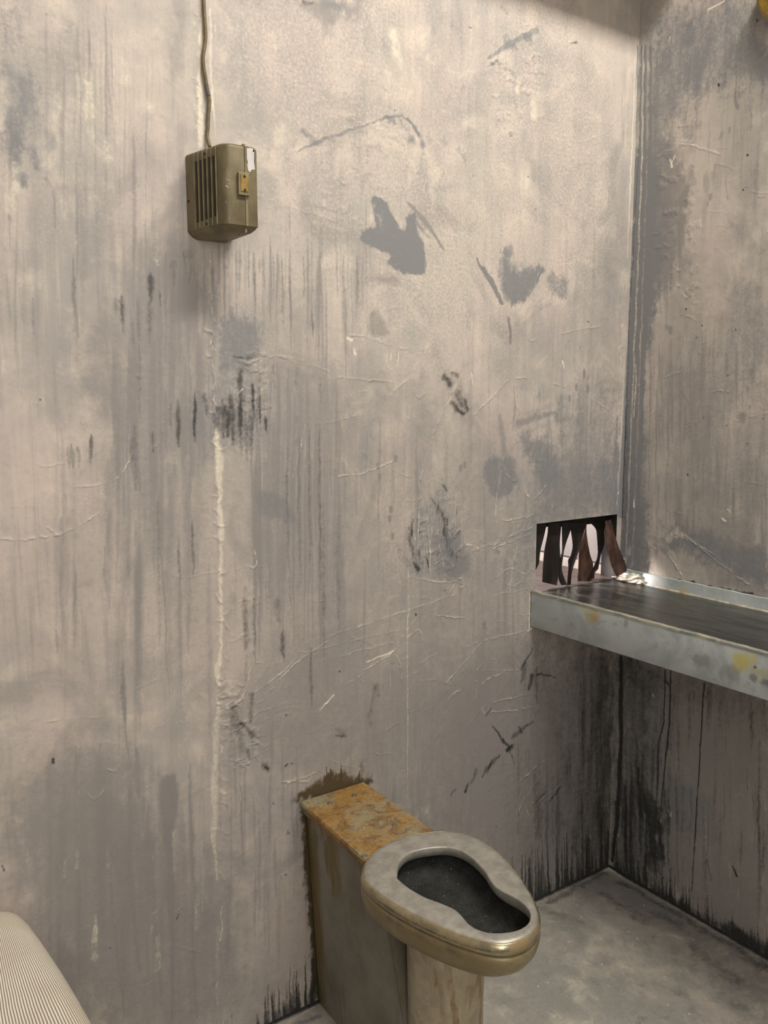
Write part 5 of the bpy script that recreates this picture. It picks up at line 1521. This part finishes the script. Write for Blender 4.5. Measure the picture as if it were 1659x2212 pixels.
# torn paper patch
zi = lambda x, y: (380 + x * .12055, 280 + y * .12055)
pp = [(1245, 338), (1330, 325), (1390, 345), (1372, 395), (1402, 400), (1400, 560), (1418, 715), (1355, 722), (1325, 770), (1295, 735), (1280, 640), (1262, 600), (1285, 570), (1250, 450), (1238, 400)]
bm = bmesh.new()
fr = [hit(*zi(x, y), 1, DEP - .0006) for x, y in pp]
f1 = [bm.verts.new(p) for p in fr]
f2 = [bm.verts.new((p[0], DEP + .0005, p[2])) for p in fr]
bm.faces.new(f1)
bm.faces.new(f2[::-1])
for k in range(len(f1)):
    bm.faces.new((f1[k], f1[(k + 1) % len(f1)], f2[(k + 1) % len(f1)], f2[k]))
bmesh.ops.triangulate(bm, faces=[f for f in bm.faces if len(f.verts) > 4])
o = obj('paper_patch', bm, M_paper, intercom)
o['label'] = 'torn whitish paper patch'
# paint chips on the rounded corner
for (x, y, r) in ((905, 885, 9), (940, 910, 12), (955, 975, 11), (905, 1010, 14), (930, 1030, 13), (890, 1290, 8), (905, 1320, 6), (950, 1590, 8)):
    p = None
    for dd in np.linspace(DEP - .003, DEP + .03, 200):
        q = hit(*zi(x, y), 1, dd)
        cx, cy = -1.1790, DEP + .019
        if math.hypot(q[0] - cx, q[1] - cy) < .0192:
            p = q
            break
    if p is None:
        continue
    nrm = np.array([p[0] + 1.1790, p[1] - DEP - .019, 0])
    nrm /= np.linalg.norm(nrm)
    a0, a1 = p - nrm * .0006, p + nrm * .0004
    bm = bmesh.new()
    add_cyl(bm, a0, a1, r * .00010, r * .00008, 7)
    obj('paint_chip', bm, M_paper, intercom)

# cord
cpx = [(440, -60), (440, 0), (442, 40), (444, 70), (443, 95), (439, 120), (440, 145), (444, 170), (447, 190), (451, 210), (452, 225), (450, 250), (449, 275), (448, 295), (451, 318)]
cp = [hit(x, y, 1, -.006) for x, y in cpx]
cp[-1][1] = -.010
cp = catmull(np.array(cp), 8, False)
M_cord = plain('olive_cord', (0.165, 0.125, 0.065), .5, 0, .2, 60)
cord = tag(thing('cord', tuple(cp[-1])), 'thin olive brown cord running up the wall from the speaker box', 'cord')
bm = bmesh.new()
tube(bm, [tuple(p) for p in cp], .0033, 12)
obj('cable', bm, M_cord, cord, True)
bm = bmesh.new()
seg = [p for p in cp if hit(447, 210, 1, 0)[2] < p[2] < hit(445, 183, 1, 0)[2]]
tube(bm, [tuple(p) for p in seg], .0037, 12)
o = obj('tape_wrap', bm, plain('grey_tape', (0.13, 0.115, 0.085), .6), cord, True)

# ------------------------------------------------------------------ yellow fixture high on the right wall
fx = tag(thing('wall_fixture', (0, -0.47, 2.30)), 'olive-yellow rounded metal fixture high on the right wall at the upper right corner', 'fixture')
M_fx = plain('olive_yellow_paint', (0.24, 0.155, 0.022), .5, .1, .35, 40)
bm = bmesh.new()
c0 = hit(1716, -50, 0, -.044)
rad = .085
for (x0, r0, x1, r1) in ((-.002, .070, -.012, .074), (-.012, .074, -.020, rad), (-.020, rad, -.044, rad), (-.044, rad, -.050, rad * .92), (-.050, rad * .92, -.053, rad * .3)):
    add_cyl(bm, (x0, c0[1], c0[2]), (x1, c0[1], c0[2]), r0, r1, 56)
sharp(obj('housing', bm, M_fx, fx), 40)
bm = bmesh.new()
add_box(bm, (-.012, c0[1] - .08, c0[2] - .02), (-.0015, c0[1] + .05, c0[2] + .14), .003)
obj('back_plate', bm, M_fx, fx)


# ------------------------------------------------------------------ striped mattress on a bunk
def ticking():
    t = NT('striped_ticking')
    uv = t.n.new('ShaderNodeUVMap')
    s = t.n.new('ShaderNodeSeparateXYZ')
    t.l(uv.outputs[0], s.inputs[0])
    wob = t.noise(t.coord(), 30, 3)
    u = t.math('ADD', s.outputs[0], t.math('MULTIPLY', t.math('SUBTRACT', wob, .5), .0014))
    ph = t.math('FRACT', t.math('MULTIPLY', u, 1 / .0030))
    tri = t.math('ABSOLUTE', t.math('SUBTRACT', ph, .5))
    f = t.ramp(tri, .22, .33)
    n = t.noise(t.coord(), 14, 5)
    wh = t.mix(t.ramp(n, .3, .7), (0.80, 0.74, 0.62), (0.88, 0.84, 0.74))
    c = t.mix(f, wh, (0.275, 0.235, 0.205))
    c = t.mix(t.math('MULTIPLY', t.ramp(t.noise(t.coord(), 700, 2), .4, .7), .06), c, (0.45, 0.4, 0.3))
    t.out(c, .85, 0, .2)
    t.bump(t.noise(t.coord(), 60, 4), .25, .004)
    return t.m


M_tick = ticking()
mx0, mx1, my0, my1, mz0, mz1 = -2.32, -1.542, -1.95, -0.014, .375, .494
bm = bmesh.new()
uvl = bm.loops.layers.uv.new('UVMap')
na, nl = 120, 150
cxm, czm = (mx0 + mx1) / 2, (mz0 + mz1) / 2
hw, hh = (mx1 - mx0) / 2, (mz1 - mz0) / 2
RC = .052
rows = []
# cross section: rounded rectangle, arc length stored for the stripes
sec = []
for (cx_, cz_, a0) in ((hw - RC, hh - RC, 0), (-hw + RC, hh - RC, 90), (-hw + RC, -hh + RC, 180), (hw - RC, -hh + RC, 270)):
    for k in range(13):
        a = math.radians(a0 + 90 * k / 12)
        sec.append((cx_ + RC * math.cos(a), cz_ + RC * math.sin(a)))
P_ = []
for i in range(len(sec)):
    p, q = np.array(sec[i]), np.array(sec[(i + 1) % len(sec)])
    kk = max(1, int(np.linalg.norm(q - p) / .008))
    for j in range(kk):
        P_.append(p + (q - p) * j / kk)
P_ = np.array(P_)
arcs = np.concatenate([[0], np.cumsum(np.linalg.norm(np.diff(np.vstack([P_, P_[:1]]), axis=0), axis=1))])
ends = [(.0, .30), (.004, .62), (.012, .80), (.024, .90), (.042, .955), (.07, .985), (.11, 1.0)]
ys = [my1 - e for e, _ in ends] + list(np.linspace(my1 - .12, my0 + .12, nl)) + [my0 + e for e, _ in ends[::-1]]
sh = [s_ for _, s_ in ends] + [1.0] * nl + [s_ for _, s_ in ends[::-1]]
for y, s_ in zip(ys, sh):
    dend = my1 - y
    row = []
    pin = .024 * math.exp(-(dend / .24) ** 2) + .022 * math.exp(-dend / .03)
    for p in P_:
        x = cxm + p[0] * (1 - (1 - s_) * .12) - (pin if p[0] > 0 else -pin) * abs(p[0]) / hw
        z = czm + p[1] * s_
        z += .004 * (float(vnoise(np.array([x * 14]), np.array([y * 9]), 800)[0]) - .5)
        if p[1] > 0:
            z += -.008 * math.exp(-((dend - .030) / .007) ** 2)
        row.append(bm.verts.new((x, y, z)))
    rows.append(row)
n = len(P_)
for r in range(len(rows) - 1):
    for k in range(n):
        f = bm.faces.new((rows[r][k], rows[r][(k + 1) % n], rows[r + 1][(k + 1) % n], rows[r + 1][k]))
        for lpz, (rr, kk) in zip(f.loops, ((r, k), (r, k + 1), (r + 1, k + 1), (r + 1, k))):
            de = min(my1 - ys[rr], .55)
            pn = .024 * math.exp(-(de / .24) ** 2) + .022 * math.exp(-de / .03)
            lpz[uvl].uv = ((arcs[kk] + pn - .0955) / (.60 + 2.2 * de), ys[rr])
for row in (rows[0], rows[-1][::-1]):
    f = bm.faces.new(row)
    for lpz in f.loops:
        lpz[uvl].uv = (lpz.vert.co.x, lpz.vert.co.z)
tag(obj('mattress', bm, M_tick, None, True), 'white mattress with thin grey brown stripes lying by the wall at lower left', 'mattress')
bunk = tag(thing('bunk', (-1.95, -1.0, 0)), 'grey steel bunk under the striped mattress at lower left', 'bunk')
M_bunk = plain('bunk_steel', (0.20, 0.21, 0.20), .5, .3)
bm = bmesh.new()
add_box(bm, (-2.36, -1.99, .335), (-1.60, -.012, .3705), .004)
obj('slab', bm, M_bunk, bunk)
for x in (-2.33, -1.66):
    for y in (-1.93, -.08):
        bm = bmesh.new()
        add_box(bm, (x - .02, y - .02, .0005), (x + .02, y + .02, .336), .002)
        obj('leg', bm, M_bunk, bunk)
